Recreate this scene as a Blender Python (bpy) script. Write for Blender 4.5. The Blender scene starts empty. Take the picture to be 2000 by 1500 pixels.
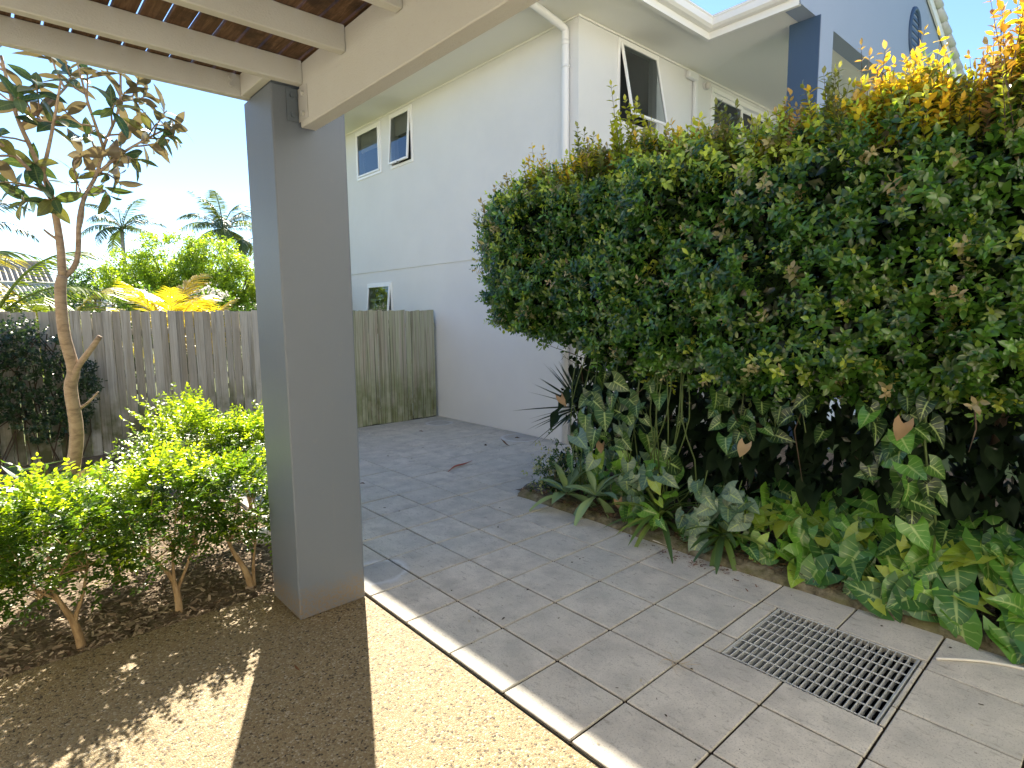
import bpy, math, random
import numpy as np
from mathutils import Vector, Matrix

random.seed(7)
rng = np.random.default_rng(11)
SC = bpy.context.scene
COL = SC.collection
R = math.radians

# ------------------------------------------------------------------ camera
YAW, PITCH, ROLL, FPX = 0.7299, -0.1191, -0.0105, 1131.4
CAM = Vector((-1.4876, -2.6045, 1.649))
fw = Vector((math.sin(YAW) * math.cos(PITCH), math.cos(YAW) * math.cos(PITCH), math.sin(PITCH)))
r0 = Vector((math.cos(YAW), -math.sin(YAW), 0))
u0 = r0.cross(fw)
cr = r0 * math.cos(ROLL) + u0 * math.sin(ROLL)
cu = u0 * math.cos(ROLL) - r0 * math.sin(ROLL)
cam_d = bpy.data.cameras.new("camera")
cam_d.sensor_width = 36
cam_d.lens = FPX / 2000 * 36
cam_d.clip_start = 0.05
cam_d.clip_end = 2000
cam = bpy.data.objects.new("camera", cam_d)
COL.objects.link(cam)
m = Matrix((cr, cu, -fw)).transposed().to_4x4()
m.translation = CAM
cam.matrix_world = m
SC.camera = cam

# ------------------------------------------------------------------ sky, sun, exposure
SUN_EL, SUN_AZ = R(37.7), math.atan2(0.438, 0.899)      # azimuth from +Y towards +X
w = bpy.data.worlds.new("World")
SC.world = w
w.use_nodes = True
nt = w.node_tree
bg = nt.nodes["Background"]
sky = nt.nodes.new("ShaderNodeTexSky")
sky.sky_type = 'NISHITA'
sky.sun_disc = False
sky.sun_elevation = SUN_EL
sky.sun_rotation = SUN_AZ
sky.altitude = 0
sky.air_density = 1.0
sky.dust_density = 0.0
sky.ozone_density = 4.5
nt.links.new(sky.outputs[0], bg.inputs[0])
bg.inputs[1].default_value = 0.060
sd = bpy.data.lights.new("sun", 'SUN')
sd.energy = 4.5
sd.angle = R(0.53)
sd.color = (1.0, 0.91, 0.76)
sun = bpy.data.objects.new("sun", sd)
COL.objects.link(sun)
sv = Vector((math.sin(SUN_AZ) * math.cos(SUN_EL), math.cos(SUN_AZ) * math.cos(SUN_EL), math.sin(SUN_EL)))
sun.rotation_euler = sv.to_track_quat('Z', 'Y').to_euler()
sun.location = (6, 12, 12)
SC.view_settings.view_transform = 'Standard'
SC.view_settings.look = 'None'
SC.view_settings.gamma = 1
SC.view_settings.use_curve_mapping = False
SC.view_settings.exposure = 2.27
SC.render.engine = 'CYCLES'
SC.cycles.max_bounces = 10
SC.cycles.diffuse_bounces = 6
SC.cycles.transparent_max_bounces = 12
SC.cycles.caustics_reflective = False
SC.cycles.caustics_refractive = False

# ------------------------------------------------------------------ helpers: materials
class NT:
    def __init__(s, name):
        s.m = bpy.data.materials.new(name)
        s.m.use_nodes = True
        s.t = s.m.node_tree
        s.t.nodes.clear()
        s.out = s.n("ShaderNodeOutputMaterial")
    def n(s, typ, ins=None, **kw):
        nd = s.t.nodes.new(typ)
        for k, v in kw.items():
            setattr(nd, k, v)
        for k, v in (ins or {}).items():
            s.set(nd, k, v)
        return nd
    def set(s, nd, k, v):
        i = nd.inputs[k]
        if hasattr(v, "is_output"):
            s.t.links.new(v, i)
        elif isinstance(v, bpy.types.Node):
            s.t.links.new(v.outputs[0], i)
        else:
            if isinstance(v, (tuple, list)) and len(v) == 3 and i.type == 'RGBA':
                v = (*v, 1)
            i.default_value = v
    def noise(s, vec, scale, detail=4, rough=.55, dist=0.0):
        return s.n("ShaderNodeTexNoise", {"Vector": vec, "Scale": scale, "Detail": detail, "Roughness": rough, "Distortion": dist})
    def ramp(s, fac, stops, interp='LINEAR'):
        nd = s.n("ShaderNodeValToRGB", {"Fac": fac})
        cr_ = nd.color_ramp
        cr_.interpolation = interp
        while len(cr_.elements) > 1:
            cr_.elements.remove(cr_.elements[-1])
        for i, (p, c) in enumerate(stops):
            e = cr_.elements[0] if i == 0 else cr_.elements.new(p)
            e.position = p
            c = (c, c, c) if not isinstance(c, (tuple, list)) else c
            e.color = (*c[:3], 1)
        return nd
    def mix(s, fac, a, b, mode='MIX'):
        nd = s.n("ShaderNodeMix", data_type='RGBA', blend_type=mode)
        s.set(nd, 0, fac)
        s.set(nd, 6, a)
        s.set(nd, 7, b)
        return nd.outputs[2]
    def math(s, op, a, b=None, c=None):
        nd = s.n("ShaderNodeMath", operation=op)
        s.set(nd, 0, a)
        if b is not None:
            s.set(nd, 1, b)
        if c is not None:
            s.set(nd, 2, c)
        return nd.outputs[0]
    def bump(s, h, strength=.3, dist=.01, normal=None):
        nd = s.n("ShaderNodeBump", {"Height": h, "Strength": strength, "Distance": dist})
        if normal is not None:
            s.set(nd, "Normal", normal)
        return nd.outputs[0]
    def coord(s, kind="Object"):
        return s.n("ShaderNodeTexCoord").outputs[kind]
    def wpos(s):
        return s.n("ShaderNodeNewGeometry").outputs["Position"]
    def bsdf(s, col, rough=.7, normal=None, spec=.5, metal=0.0):
        b = s.n("ShaderNodeBsdfPrincipled", {"Base Color": col, "Roughness": rough, "Metallic": metal, "Specular IOR Level": spec})
        if normal is not None:
            s.set(b, "Normal", normal)
        return b
    def done(s, sh):
        s.t.links.new(sh.outputs[0] if isinstance(sh, bpy.types.Node) else sh, s.out.inputs[0])
        return s.m
    def rand(s):
        return s.n("ShaderNodeObjectInfo").outputs["Random"]

M = {}

def paint(name, col, rough=.55, bscale=60, bstr=.15, dirt=.12, spec=.4, bdist=.004):
    t = NT(name)
    p = t.wpos()
    n1 = t.noise(p, 1.3, 5, .6)
    n2 = t.noise(p, bscale, 3, .6)
    c = t.mix(t.math('MULTIPLY', t.ramp(n1, [(.35, 0), (.75, 1)]).outputs[0], dirt), col, tuple(x * .72 for x in col))
    c = t.mix(t.math('MULTIPLY', n2.outputs[0], .10), c, tuple(x * .75 for x in col))
    M[name] = t.done(t.bsdf(c, rough, t.bump(n2.outputs[0], bstr, bdist), spec))

paint("wall_render", (.68, .69, .69), .85, 110, .6, .20, .25, .008)
paint("gable_render", (.31, .37, .48), .85, 140, .45, .10, .25, .006)
paint("soffit_paint", (.78, .78, .73), .7, 30, .05, .06, .3)
paint("white_trim", (.80, .80, .77), .45, 40, .05, .08, .5)
paint("white_frame", (.80, .81, .81), .35, 60, .03, .04, .5)
paint("pipe_paint", (.70, .72, .74), .4, 60, .04, .08, .5)
paint("post_paint", (.112, .145, .190), .42, 160, .16, .14, .5, .003)
paint("navy_paint", (.045, .085, .155), .5, 120, .2, .1, .4, .003)
paint("galvanised", (.52, .54, .55), .42, 90, .12, .25, .6, .002)
M["galvanised"].node_tree.nodes["Principled BSDF"].inputs["Metallic"].default_value = .15
paint("dark_pit", (.02, .02, .02), .9)
paint("blind_fabric", (.52, .46, .34), .8, 200, .1)
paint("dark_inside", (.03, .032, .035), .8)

# sawn painted timber for the pergola
t = NT("pergola_paint")
p = t.wpos()
g = t.n("ShaderNodeMapping", {"Vector": p, "Scale": (22, 22, 60)})
n1 = t.noise(g, 3.0, 5, .65, .6)
n2 = t.noise(p, 2.2, 5, .6)
n3 = t.noise(p, 130, 2, .6)
c = t.mix(t.ramp(n2, [(.3, 0), (.75, .55)]).outputs[0], (.55, .575, .58), (.48, .49, .475))
c = t.mix(t.ramp(n1, [(.60, 0), (.78, .35)]).outputs[0], c, (.26, .23, .18))
h = t.math('ADD', n1.outputs[0], t.math('MULTIPLY', n3.outputs[0], .6))
M["pergola_paint"] = t.done(t.bsdf(c, .75, t.bump(h, .45, .004), .3))

t = NT("batten_wood")
p = t.coord("Object")
g = t.n("ShaderNodeMapping", {"Vector": t.wpos(), "Scale": (38, 3.5, 38)})
n1 = t.noise(g, 1.6, 5, .65, .8)
n2 = t.noise(t.wpos(), 9, 4, .65)
c = t.ramp(n1, [(.28, (.030, .016, .009)), (.5, (.105, .060, .034)), (.72, (.20, .130, .080))]).outputs[0]
c = t.mix(t.ramp(n2, [(.48, 0), (.66, .85)]).outputs[0], c, (.022, .013, .010))
c = t.mix(t.math('MULTIPLY', t.rand(), .35), c, (.16, .10, .06))
M["batten_wood"] = t.done(t.bsdf(c, .75, t.bump(n1.outputs[0], .4, .004), .3))

# weathered grey hardwood palings
t = NT("paling_wood")
p = t.wpos()
rv = t.rand()
off = t.n("ShaderNodeCombineXYZ", {"X": t.math('MULTIPLY', rv, 37.0), "Y": 0.0, "Z": t.math('MULTIPLY', rv, 11.0)})
pv = t.n("ShaderNodeVectorMath", {0: p, 1: off.outputs[0]}, operation='ADD').outputs[0]
g = t.n("ShaderNodeMapping", {"Vector": pv, "Scale": (75, 20, 2.2)})
n1 = t.noise(g, 1.0, 6, .68, .5)
g2 = t.n("ShaderNodeMapping", {"Vector": pv, "Scale": (14, 8, .9)})
n2 = t.noise(g2, 1.0, 4, .6, .3)
c = t.ramp(n1, [(.30, (.17, .155, .125)), (.48, (.40, .39, .35)), (.70, (.56, .55, .51))]).outputs[0]
c = t.mix(t.ramp(n2, [(.38, .6), (.56, 0)]).outputs[0], c, (.27, .235, .165))
c = t.mix(t.ramp(rv, [(0, .55), (.3, 0), (.7, 0), (1, .6)]).outputs[0], c, (.50, .49, .45))
c = t.mix(t.ramp(t.math('FRACT', t.math('MULTIPLY', rv, 7.3)), [(.80, 0), (.86, .40)]).outputs[0], c, (.22, .20, .16))
sep = t.n("ShaderNodeSeparateXYZ", {"Vector": p})
# lichen and damp staining rising from the foot of the boards
damp = t.math('MULTIPLY', t.ramp(t.math('ADD', sep.outputs[2], t.math('MULTIPLY', n2.outputs[0], -.9)), [(0.0, 1), (.45, 0)]).outputs[0],
              t.ramp(t.noise(pv, 3.2, 4, .6), [(.38, .1), (.6, .9)]).outputs[0])
c = t.mix(damp, c, (.085, .095, .030))
rightside = t.ramp(t.math('MULTIPLY', sep.outputs[0], .25), [(.3, 0), (.55, .6)]).outputs[0]
lich = t.math('MULTIPLY', rightside, t.ramp(n2, [(.36, 0), (.56, 1)]).outputs[0])
c = t.mix(lich, c, (.30, .345, .20))
g3 = t.n("ShaderNodeMapping", {"Vector": pv, "Scale": (46, 10, .5)})
n5 = t.noise(g3, 1.0, 3, .55, .2)
c = t.mix(t.math('MULTIPLY', rightside, t.ramp(n5, [(.34, 1), (.46, 0)]).outputs[0]), c, (.055, .055, .022))
M["paling_wood"] = t.done(t.bsdf(c, .88, t.bump(n1.outputs[0], .5, .004), .2))

t = NT("sleeper_wood")
g = t.n("ShaderNodeMapping", {"Vector": t.wpos(), "Scale": (3, 30, 40)})
n1 = t.noise(g, 1, 6, .65, .4)
c = t.ramp(n1, [(.3, (.10, .09, .07)), (.55, (.25, .23, .19)), (.75, (.38, .35, .29))]).outputs[0]
M["sleeper_wood"] = t.done(t.bsdf(c, .9, t.bump(n1.outputs[0], .5, .006), .2))

# concrete pavers
t = NT("paver")
p = t.wpos()
rv = t.rand()
off = t.n("ShaderNodeCombineXYZ", {"X": t.math('MULTIPLY', rv, 91.0), "Y": t.math('MULTIPLY', rv, 53.0), "Z": 0.0})
pv = t.n("ShaderNodeVectorMath", {0: p, 1: off.outputs[0]}, operation='ADD').outputs[0]
n1 = t.noise(pv, 5, 5, .62)
n2 = t.noise(pv, 120, 4, .75)
n3 = t.noise(t.n("ShaderNodeMapping", {"Vector": p, "Scale": (26, 9, 9), "Rotation": (0, 0, .5)}), 1.6, 4, .7, .4)
n4 = t.noise(p, 1.1, 4, .55)
c = t.mix(rv, (.62, .575, .50), (.55, .51, .445))
c = t.mix(t.ramp(n1, [(.34, .75), (.60, 0)]).outputs[0], c, (.36, .34, .305))
c = t.mix(t.ramp(n4, [(.45, 0), (.72, .5)]).outputs[0], c, (.46, .465, .42))
c = t.mix(t.ramp(n2, [(.34, .85), (.46, 0)]).outputs[0], c, (.27, .255, .23))
c = t.mix(t.ramp(n2, [(.62, 0), (.74, .45)]).outputs[0], c, (.60, .585, .55))
c = t.mix(t.ramp(n3, [(.57, 0), (.70, .75)]).outputs[0], c, (.27, .25, .215))
# two pale mineral rings left by pots
def ring(cx, cy, rad, wid):
    d = t.n("ShaderNodeVectorMath", {0: p, 1: (cx, cy, 0)}, operation='DISTANCE').outputs["Value"]
    d = t.math('ADD', d, t.math('MULTIPLY', t.math('SUBTRACT', t.noise(p, 9, 3).outputs[0], .5), .10))
    a = t.math('ABSOLUTE', t.math('SUBTRACT', d, rad))
    rr = t.ramp(a, [(0, .75), (wid, 0)]).outputs[0]
    inner = t.ramp(d, [(rad, .45), (rad + .05, 0)]).outputs[0]
    return rr, inner
for cx, cy, rad in ((.26, .66, .17), (3.55, 4.72, .19), (3.72, 3.05, .25)):
    rr, inner = ring(cx, cy, rad, .035)
    c = t.mix(inner, c, (.30, .31, .32))
    c = t.mix(rr, c, (.60, .61, .62))
h = t.math('ADD', n2.outputs[0], t.math('MULTIPLY', n1.outputs[0], 1.5))
M["paver"] = t.done(t.bsdf(c, .82, t.bump(h, .28, .003), .3))

t = NT("joint_mortar")
n1 = t.noise(t.wpos(), 60, 4, .6)
M["joint_mortar"] = t.done(t.bsdf(t.ramp(n1, [(.3, (.012, .009, .006)), (.7, (.04, .030, .020))]).outputs[0], .95, t.bump(n1.outputs[0], .4, .004), .1))

# exposed aggregate concrete
t = NT("exposed_aggregate")
p = t.wpos()
d = t.n("ShaderNodeVectorMath", {0: p, 1: t.n("ShaderNodeVectorMath", {0: t.noise(p, 70, 2).outputs["Color"], "Scale": .006}, operation='SCALE').outputs[0]}, operation='ADD').outputs[0]
v1 = t.n("ShaderNodeTexVoronoi", {"Vector": d, "Scale": 115.0}, feature='F1')
v2 = t.n("ShaderNodeTexVoronoi", {"Vector": d, "Scale": 115.0}, feature='DISTANCE_TO_EDGE')
sepc = t.n("ShaderNodeSeparateColor", {"Color": v1.outputs["Color"]})
c = t.ramp(sepc.outputs[0], [(0, (.030, .021, .012)), (.06, (.08, .054, .028)), (.10, (.225, .160, .078)), (.40, (.275, .208, .104)), (.66, (.315, .252, .145)), (.88, (.39, .335, .24)), (.975, (.12, .08, .045))], 'CONSTANT').outputs[0]
c = t.mix(t.math('MULTIPLY', sepc.outputs[1], .2), c, (.26, .195, .095))
edge = t.ramp(v2.outputs["Distance"], [(0.0, 1), (.10, 0)]).outputs[0]
c = t.mix(t.math('MULTIPLY', edge, .85), c, (.15, .115, .065))
n4 = t.noise(p, 1.7, 4, .6)
c = t.mix(t.ramp(n4, [(.45, 0), (.75, .35)]).outputs[0], c, (.19, .15, .09))
hgt = t.ramp(v2.outputs["Distance"], [(0.0, 0), (.28, 1)]).outputs[0]
M["exposed_aggregate"] = t.done(t.bsdf(c, .7, t.bump(hgt, .55, .004), .35))

t = NT("garden_soil")
p = t.wpos()
n1 = t.noise(p, 26, 5, .7)
n2 = t.noise(p, 3, 4, .6)
c = t.ramp(n1, [(.3, (.06, .044, .030)), (.52, (.19, .145, .10)), (.72, (.36, .285, .21))]).outputs[0]
c = t.mix(t.ramp(n2, [(.4, 0), (.7, .5)]).outputs[0], c, (.24, .18, .125))
M["garden_soil"] = t.done(t.bsdf(c, .95, t.bump(n1.outputs[0], .9, .03), .1))

t = NT("mossy_mortar")
p = t.wpos()
n1 = t.noise(p, 18, 5, .65)
n2 = t.noise(p, 7, 4, .6)
c = t.ramp(n1, [(.3, (.06, .052, .032)), (.55, (.17, .15, .10)), (.75, (.27, .25, .18))]).outputs[0]
c = t.mix(t.ramp(n2, [(.45, 0), (.65, .6)]).outputs[0], c, (.10, .105, .03))
M["mossy_mortar"] = t.done(t.bsdf(c, .92, t.bump(n1.outputs[0], .8, .02), .15))

t = NT("edging_stone")
n1 = t.noise(t.wpos(), 22, 5, .7)
c = t.ramp(n1, [(.3, (.05, .048, .046)), (.6, (.15, .145, .14)), (.8, (.26, .25, .24))]).outputs[0]
M["edging_stone"] = t.done(t.bsdf(c, .85, t.bump(n1.outputs[0], .7, .012), .25))

t = NT("yard_grass")
n1 = t.noise(t.wpos(), 1.4, 6, .7)
c = t.ramp(n1, [(.3, (.06, .09, .025)), (.6, (.13, .15, .05)), (.8, (.22, .19, .09))]).outputs[0]
M["yard_grass"] = t.done(t.bsdf(c, .95, t.bump(n1.outputs[0], .5, .05), .1))

t = NT("litter_brown")
c = t.ramp(t.rand(), [(0, (.16, .06, .03)), (.5, (.28, .13, .06)), (1, (.10, .05, .03))]).outputs[0]
M["litter_brown"] = t.done(t.bsdf(c, .7))
t = NT("chip_wood")
at_ = t.n("ShaderNodeAttribute", attribute_name="tint")
M["chip_wood"] = t.done(t.bsdf(at_.outputs["Color"], .85, None, .2))
t = NT("sheath_red")
M["sheath_red"] = t.done(t.bsdf((.30, .075, .045), .6))
t = NT("pale_strip")
M["pale_strip"] = t.done(t.bsdf((.62, .60, .55), .7))
t = NT("twig_pale")
M["twig_pale"] = t.done(t.bsdf((.45, .36, .24), .8))

def bark(name, c1, c2, c3, sc=(30, 30, 9)):
    t = NT(name)
    g = t.n("ShaderNodeMapping", {"Vector": t.wpos(), "Scale": sc})
    n1 = t.noise(g, 1.0, 5, .65, .4)
    M[name] = t.done(t.bsdf(t.ramp(n1, [(.3, c1), (.52, c2), (.75, c3)]).outputs[0], .85, t.bump(n1.outputs[0], .5, .006), .2))
bark("magnolia_bark", (.20, .145, .10), (.36, .27, .19), (.47, .37, .27), (12, 12, 30))
bark("shrub_bark", (.18, .115, .060), (.34, .235, .125), (.45, .34, .20))
bark("hedge_bark", (.045, .033, .022), (.085, .062, .042), (.13, .10, .07))
bark("palm_bark", (.18, .16, .13), (.28, .26, .22), (.38, .35, .30), (4, 4, 20))

def leafmat(name, trans=.32, rough=.42, vein=None, back=None, spec=.5, tboost=(1.5, 1.5, .55)):
    t = NT(name)
    a = t.n("ShaderNodeAttribute", attribute_name="tint").outputs["Color"]
    c = a
    if vein:
        lv = t.n("ShaderNodeSeparateXYZ", {"Vector": t.n("ShaderNodeAttribute", attribute_name="luv").outputs["Vector"]})
        ax = t.math('ABSOLUTE', lv.outputs[0])
        mid = t.ramp(ax, [(.0, 1), (.05, .9), (.12, 0)]).outputs[0]
        lat = t.math('FRACT', t.math('SUBTRACT', t.math('MULTIPLY', lv.outputs[1], vein[1]), t.math('MULTIPLY', ax, vein[2])))
        latm = t.ramp(t.math('ABSOLUTE', t.math('SUBTRACT', lat, .5)), [(.0, .9), (.10, 0)]).outputs[0]
        latm = t.math('MULTIPLY', latm, t.ramp(ax, [(.55, 1), (.95, .1)]).outputs[0])
        vm = t.math('MAXIMUM', mid, latm)
        c = t.mix(t.math('MULTIPLY', vm, vein[3]), c, vein[0])
    if back:
        bf = t.n("ShaderNodeNewGeometry").outputs["Backfacing"]
        c = t.mix(t.math('MULTIPLY', bf, .85), c, back)
    nrm = None
    b = t.bsdf(c, rough, nrm, spec)
    tc = t.mix(1.0, c, tboost, 'MULTIPLY')
    tr = t.n("ShaderNodeBsdfTranslucent", {"Color": tc})
    mx = t.n("ShaderNodeMixShader", {0: trans, 1: b.outputs[0], 2: tr.outputs[0]})
    M[name] = t.done(mx)

leafmat("hedge_leaf", .36, .24, None, None, .75, (1.9, 1.8, .6))
leafmat("murraya_leaf", .45, .36, None, None, .5, (2.0, 1.9, .55))
leafmat("arrowhead_leaf", .26, .32, ((.42, .54, .20), 6.0, 1.6, .72), None, .6, (1.6, 1.6, .6))
leafmat("magnolia_leaf", .20, .26, ((.32, .36, .10), 9.0, 1.2, .35), (.20, .150, .110), .5, (1.3, 1.3, .8))
leafmat("agave_leaf", .15, .45, None, None, .35)
leafmat("strap_leaf", .25, .42, None, None, .4)
leafmat("tree_leaf", .45, .45, None, None, .4, (1.9, 1.9, .5))
leafmat("palm_leaf", .35, .4, None, None, .4, (1.7, 1.6, .5))
leafmat("dry_leaf", .25, .75, None, None, .2, (1.3, 1.1, .8))
leafmat("vine_leaf", .25, .30, None, None, .55)
leafmat("flower_petal", .3, .6, None, None, .3, (1.2, 1.2, 1.2))

# glass with the dark room, blind or sky behind/in it
t = NT("window_glass")
lw = t.n("ShaderNodeFresnel", {"IOR": 1.75})
g = t.n("ShaderNodeBsdfGlossy", {"Color": (.85, .9, .95), "Roughness": .02})
tr = t.n("ShaderNodeBsdfTransparent", {"Color": (.55, .6, .62)})
fac = t.math('ADD', t.math('MULTIPLY', lw.outputs[0], .9), .03)
M["window_glass"] = t.done(t.n("ShaderNodeMixShader", {0: fac, 1: tr.outputs[0], 2: g.outputs[0]}))
t = NT("fly_screen")
M["fly_screen"] = t.done(t.bsdf((.025, .027, .03), .6))
t = NT("sensor_white")
M["sensor_white"] = t.done(t.bsdf((.55, .53, .5), .35))

def rooftile(name, c1, c2):
    t = NT(name)
    n1 = t.noise(t.wpos(), 4, 4, .6)
    M[name] = t.done(t.bsdf(t.ramp(n1, [(.3, c1), (.7, c2)]).outputs[0], .75))
rooftile("roof_tile_grey", (.42, .42, .42), (.55, .55, .54))
rooftile("roof_tile_tan", (.34, .27, .20), (.50, .42, .32))
rooftile("roof_sheet_cream", (.48, .44, .34), (.62, .58, .46))
rooftile("neighbour_wall", (.38, .33, .27), (.46, .41, .34))

# ------------------------------------------------------------------ helpers: objects
def link(o):
    COL.objects.link(o)
    return o

def tag(o, label=None, cat=None, group=None, kind=None):
    if label: o["label"] = label
    if cat: o["category"] = cat
    if group: o["group"] = group
    if kind: o["kind"] = kind
    return o

def thing(name, label, cat, loc=(0, 0, 0), group=None):
    o = link(bpy.data.objects.new(name, None))
    o.location = loc
    o.empty_display_size = .1
    return tag(o, label, cat, group)

def mesh(name, V, F, mat, smooth=False):
    me = bpy.data.meshes.new(name)
    me.from_pydata([tuple(v) for v in V], [], [tuple(f) for f in F])
    if mat:
        me.materials.append(M[mat])
    if smooth:
        me.polygons.foreach_set("use_smooth", [True] * len(me.polygons))
    me.update()
    return me

def obj(name, me, parent=None, loc=None):
    """a mesh in world coordinates becomes a child (or a top-level object)"""
    o = link(bpy.data.objects.new(name, me))
    if parent:
        o.parent = parent
    if loc is not None:
        o.location = loc
    return o

def cbox(x0, x1, y0, y1, z0, z1, b=.004):
    """box with chamfered edges: 24 verts"""
    b = min(b, (x1 - x0) * .45, (y1 - y0) * .45, (z1 - z0) * .45)
    lo, hi = (x0, y0, z0), (x1, y1, z1)
    V, idx = [], {}
    for sx in (0, 1):
        for sy in (0, 1):
            for sz in (0, 1):
                s = (sx, sy, sz)
                for ax in range(3):
                    v = []
                    for k in range(3):
                        e = hi[k] if s[k] else lo[k]
                        if k != ax:
                            e += -b if s[k] else b
                        v.append(e)
                    idx[(s, ax)] = len(V)
                    V.append(v)
    F = []
    for ax in range(3):
        u, w_ = (ax + 1) % 3, (ax + 2) % 3
        for sd_ in (0, 1):
            q = []
            for a, c in ((0, 0), (1, 0), (1, 1), (0, 1)):
                s = [0, 0, 0]
                s[ax], s[u], s[w_] = sd_, a, c
                q.append(idx[(tuple(s), ax)])
            F.append(q if sd_ else q[::-1])
    for ax in range(3):
        u, w_ = (ax + 1) % 3, (ax + 2) % 3
        for a in (0, 1):
            for c in (0, 1):
                s0, s1 = [0, 0, 0], [0, 0, 0]
                s0[u] = s1[u] = a
                s0[w_] = s1[w_] = c
                s0[ax], s1[ax] = 0, 1
                s0, s1 = tuple(s0), tuple(s1)
                q = [idx[(s0, u)], idx[(s1, u)], idx[(s1, w_)], idx[(s0, w_)]]
                F.append(q if (a ^ c) else q[::-1])
    for s in [(a, b_, c) for a in (0, 1) for b_ in (0, 1) for c in (0, 1)]:
        q = [idx[(s, 0)], idx[(s, 1)], idx[(s, 2)]]
        F.append(q if (sum(s) % 2) else q[::-1])
    return V, F

def bx(name, b, mat, parent=None, bev=.004):
    """chamfered box from world bounds, as a mesh object under parent (origin at the box centre)"""
    x0, x1, y0, y1, z0, z1 = b
    c = ((x0 + x1) / 2, (y0 + y1) / 2, (z0 + z1) / 2)
    V, F = cbox(x0 - c[0], x1 - c[0], y0 - c[1], y1 - c[1], z0 - c[2], z1 - c[2], bev)
    base = gloc(parent)
    return obj(name, mesh(name, V, F, mat), parent, (c[0] - base[0], c[1] - base[1], c[2] - base[2]))

def gloc(o):
    v = Vector((0, 0, 0))
    while o:
        v += o.location
        o = o.parent
    return v

def join(parts):
    V, F = [], []
    for v, f in parts:
        n = len(V)
        V += [tuple(x) for x in v]
        F += [tuple(i + n for i in q) for q in f]
    return V, F

def tube(pts, rad, n=8, cap=True):
    pts = [Vector(p) for p in pts]
    if not hasattr(rad, "__len__"):
        rad = [rad] * len(pts)
    V, F = [], []
    up = Vector((0, 0, 1))
    d0 = (pts[1] - pts[0]).normalized()
    x = d0.cross(up)
    if x.length < .1:
        x = d0.cross(Vector((1, 0, 0)))
    x.normalize()
    for i, p in enumerate(pts):
        d = (pts[min(i + 1, len(pts) - 1)] - pts[max(i - 1, 0)]).normalized()
        x = (x - d * x.dot(d)).normalized()
        y = d.cross(x)
        for k in range(n):
            a = 2 * math.pi * k / n
            V.append(p + (x * math.cos(a) + y * math.sin(a)) * rad[i])
    for i in range(len(pts) - 1):
        for k in range(n):
            F.append((i * n + k, i * n + (k + 1) % n, (i + 1) * n + (k + 1) % n, (i + 1) * n + k))
    if cap:
        F.append(tuple(range(n))[::-1])
        F.append(tuple((len(pts) - 1) * n + k for k in range(n)))
    return V, F

def shift(vf, base):
    return [(v[0] - base[0], v[1] - base[1], v[2] - base[2]) for v in vf[0]], vf[1]

def part(name, vf, mat, parent, smooth=False):
    """mesh given in world coordinates, child of parent"""
    base = gloc(parent)
    V, F = shift(vf, base) if parent else vf
    return obj(name, mesh(name, V, F, mat, smooth), parent)

def smoothpath(pts, k=4):
    """Catmull-Rom through control points"""
    P = [np.array(p, float) for p in pts]
    P = [2 * P[0] - P[1]] + P + [2 * P[-1] - P[-2]]
    out = []
    for i in range(1, len(P) - 2):
        for j in range(k):
            t_ = j / k
            a, b, c, d = P[i - 1], P[i], P[i + 1], P[i + 2]
            out.append(.5 * ((2 * b) + (-a + c) * t_ + (2 * a - 5 * b + 4 * c - d) * t_ ** 2 + (-a + 3 * b - 3 * c + d) * t_ ** 3))
    out.append(P[-2])
    return out

def vnoise(p, freq, seed=0):
    """value noise in 0..1 at points p (n,3)"""
    q = np.asarray(p, float) * freq + seed * 17.31
    i = np.floor(q).astype(np.int64)
    f = q - i
    f = f * f * (3 - 2 * f)
    r = 0
    for dx in (0, 1):
        for dy in (0, 1):
            for dz in (0, 1):
                h = (i[:, 0] + dx) * 374761393 + (i[:, 1] + dy) * 668265263 + (i[:, 2] + dz) * 2147483647 + seed * 974711
                h = (h ^ (h >> 13)) * 1274126177
                h = ((h ^ (h >> 16)) & 0xffff) / 65535.0
                wgt = (f[:, 0] if dx else 1 - f[:, 0]) * (f[:, 1] if dy else 1 - f[:, 1]) * (f[:, 2] if dz else 1 - f[:, 2])
                r = r + h * wgt
    return r

def unit(a):
    return a / np.maximum(np.linalg.norm(a, axis=-1, keepdims=True), 1e-9)

# ---- leaf templates: verts (x across, y along, z up), faces, luv
SMALL = (np.array([(0, 0, 0), (-.26, .45, .07), (0, .5, 0), (.26, .45, .07), (0, 1, -.06)], float),
         [(0, 2, 1), (0, 3, 2), (1, 2, 4), (2, 3, 4)])
SMALL_LUV = np.array([(0, 0), (-1, .45), (0, .5), (1, .45), (0, 1)], float)

OVAL = (np.array([(0, 0, 0), (-.19, .26, .06), (0, .28, 0), (.19, .26, .06), (-.225, .62, .05), (0, .64, -.02), (.225, .62, .05), (0, 1, -.10)], float),
        [(0, 2, 1), (0, 3, 2), (1, 2, 5, 4), (2, 3, 6, 5), (4, 5, 7), (5, 6, 7)],
        np.array([(0, 0), (-1, .26), (0, .28), (1, .26), (-1, .62), (0, .64), (1, .62), (0, 1)], float))

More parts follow.
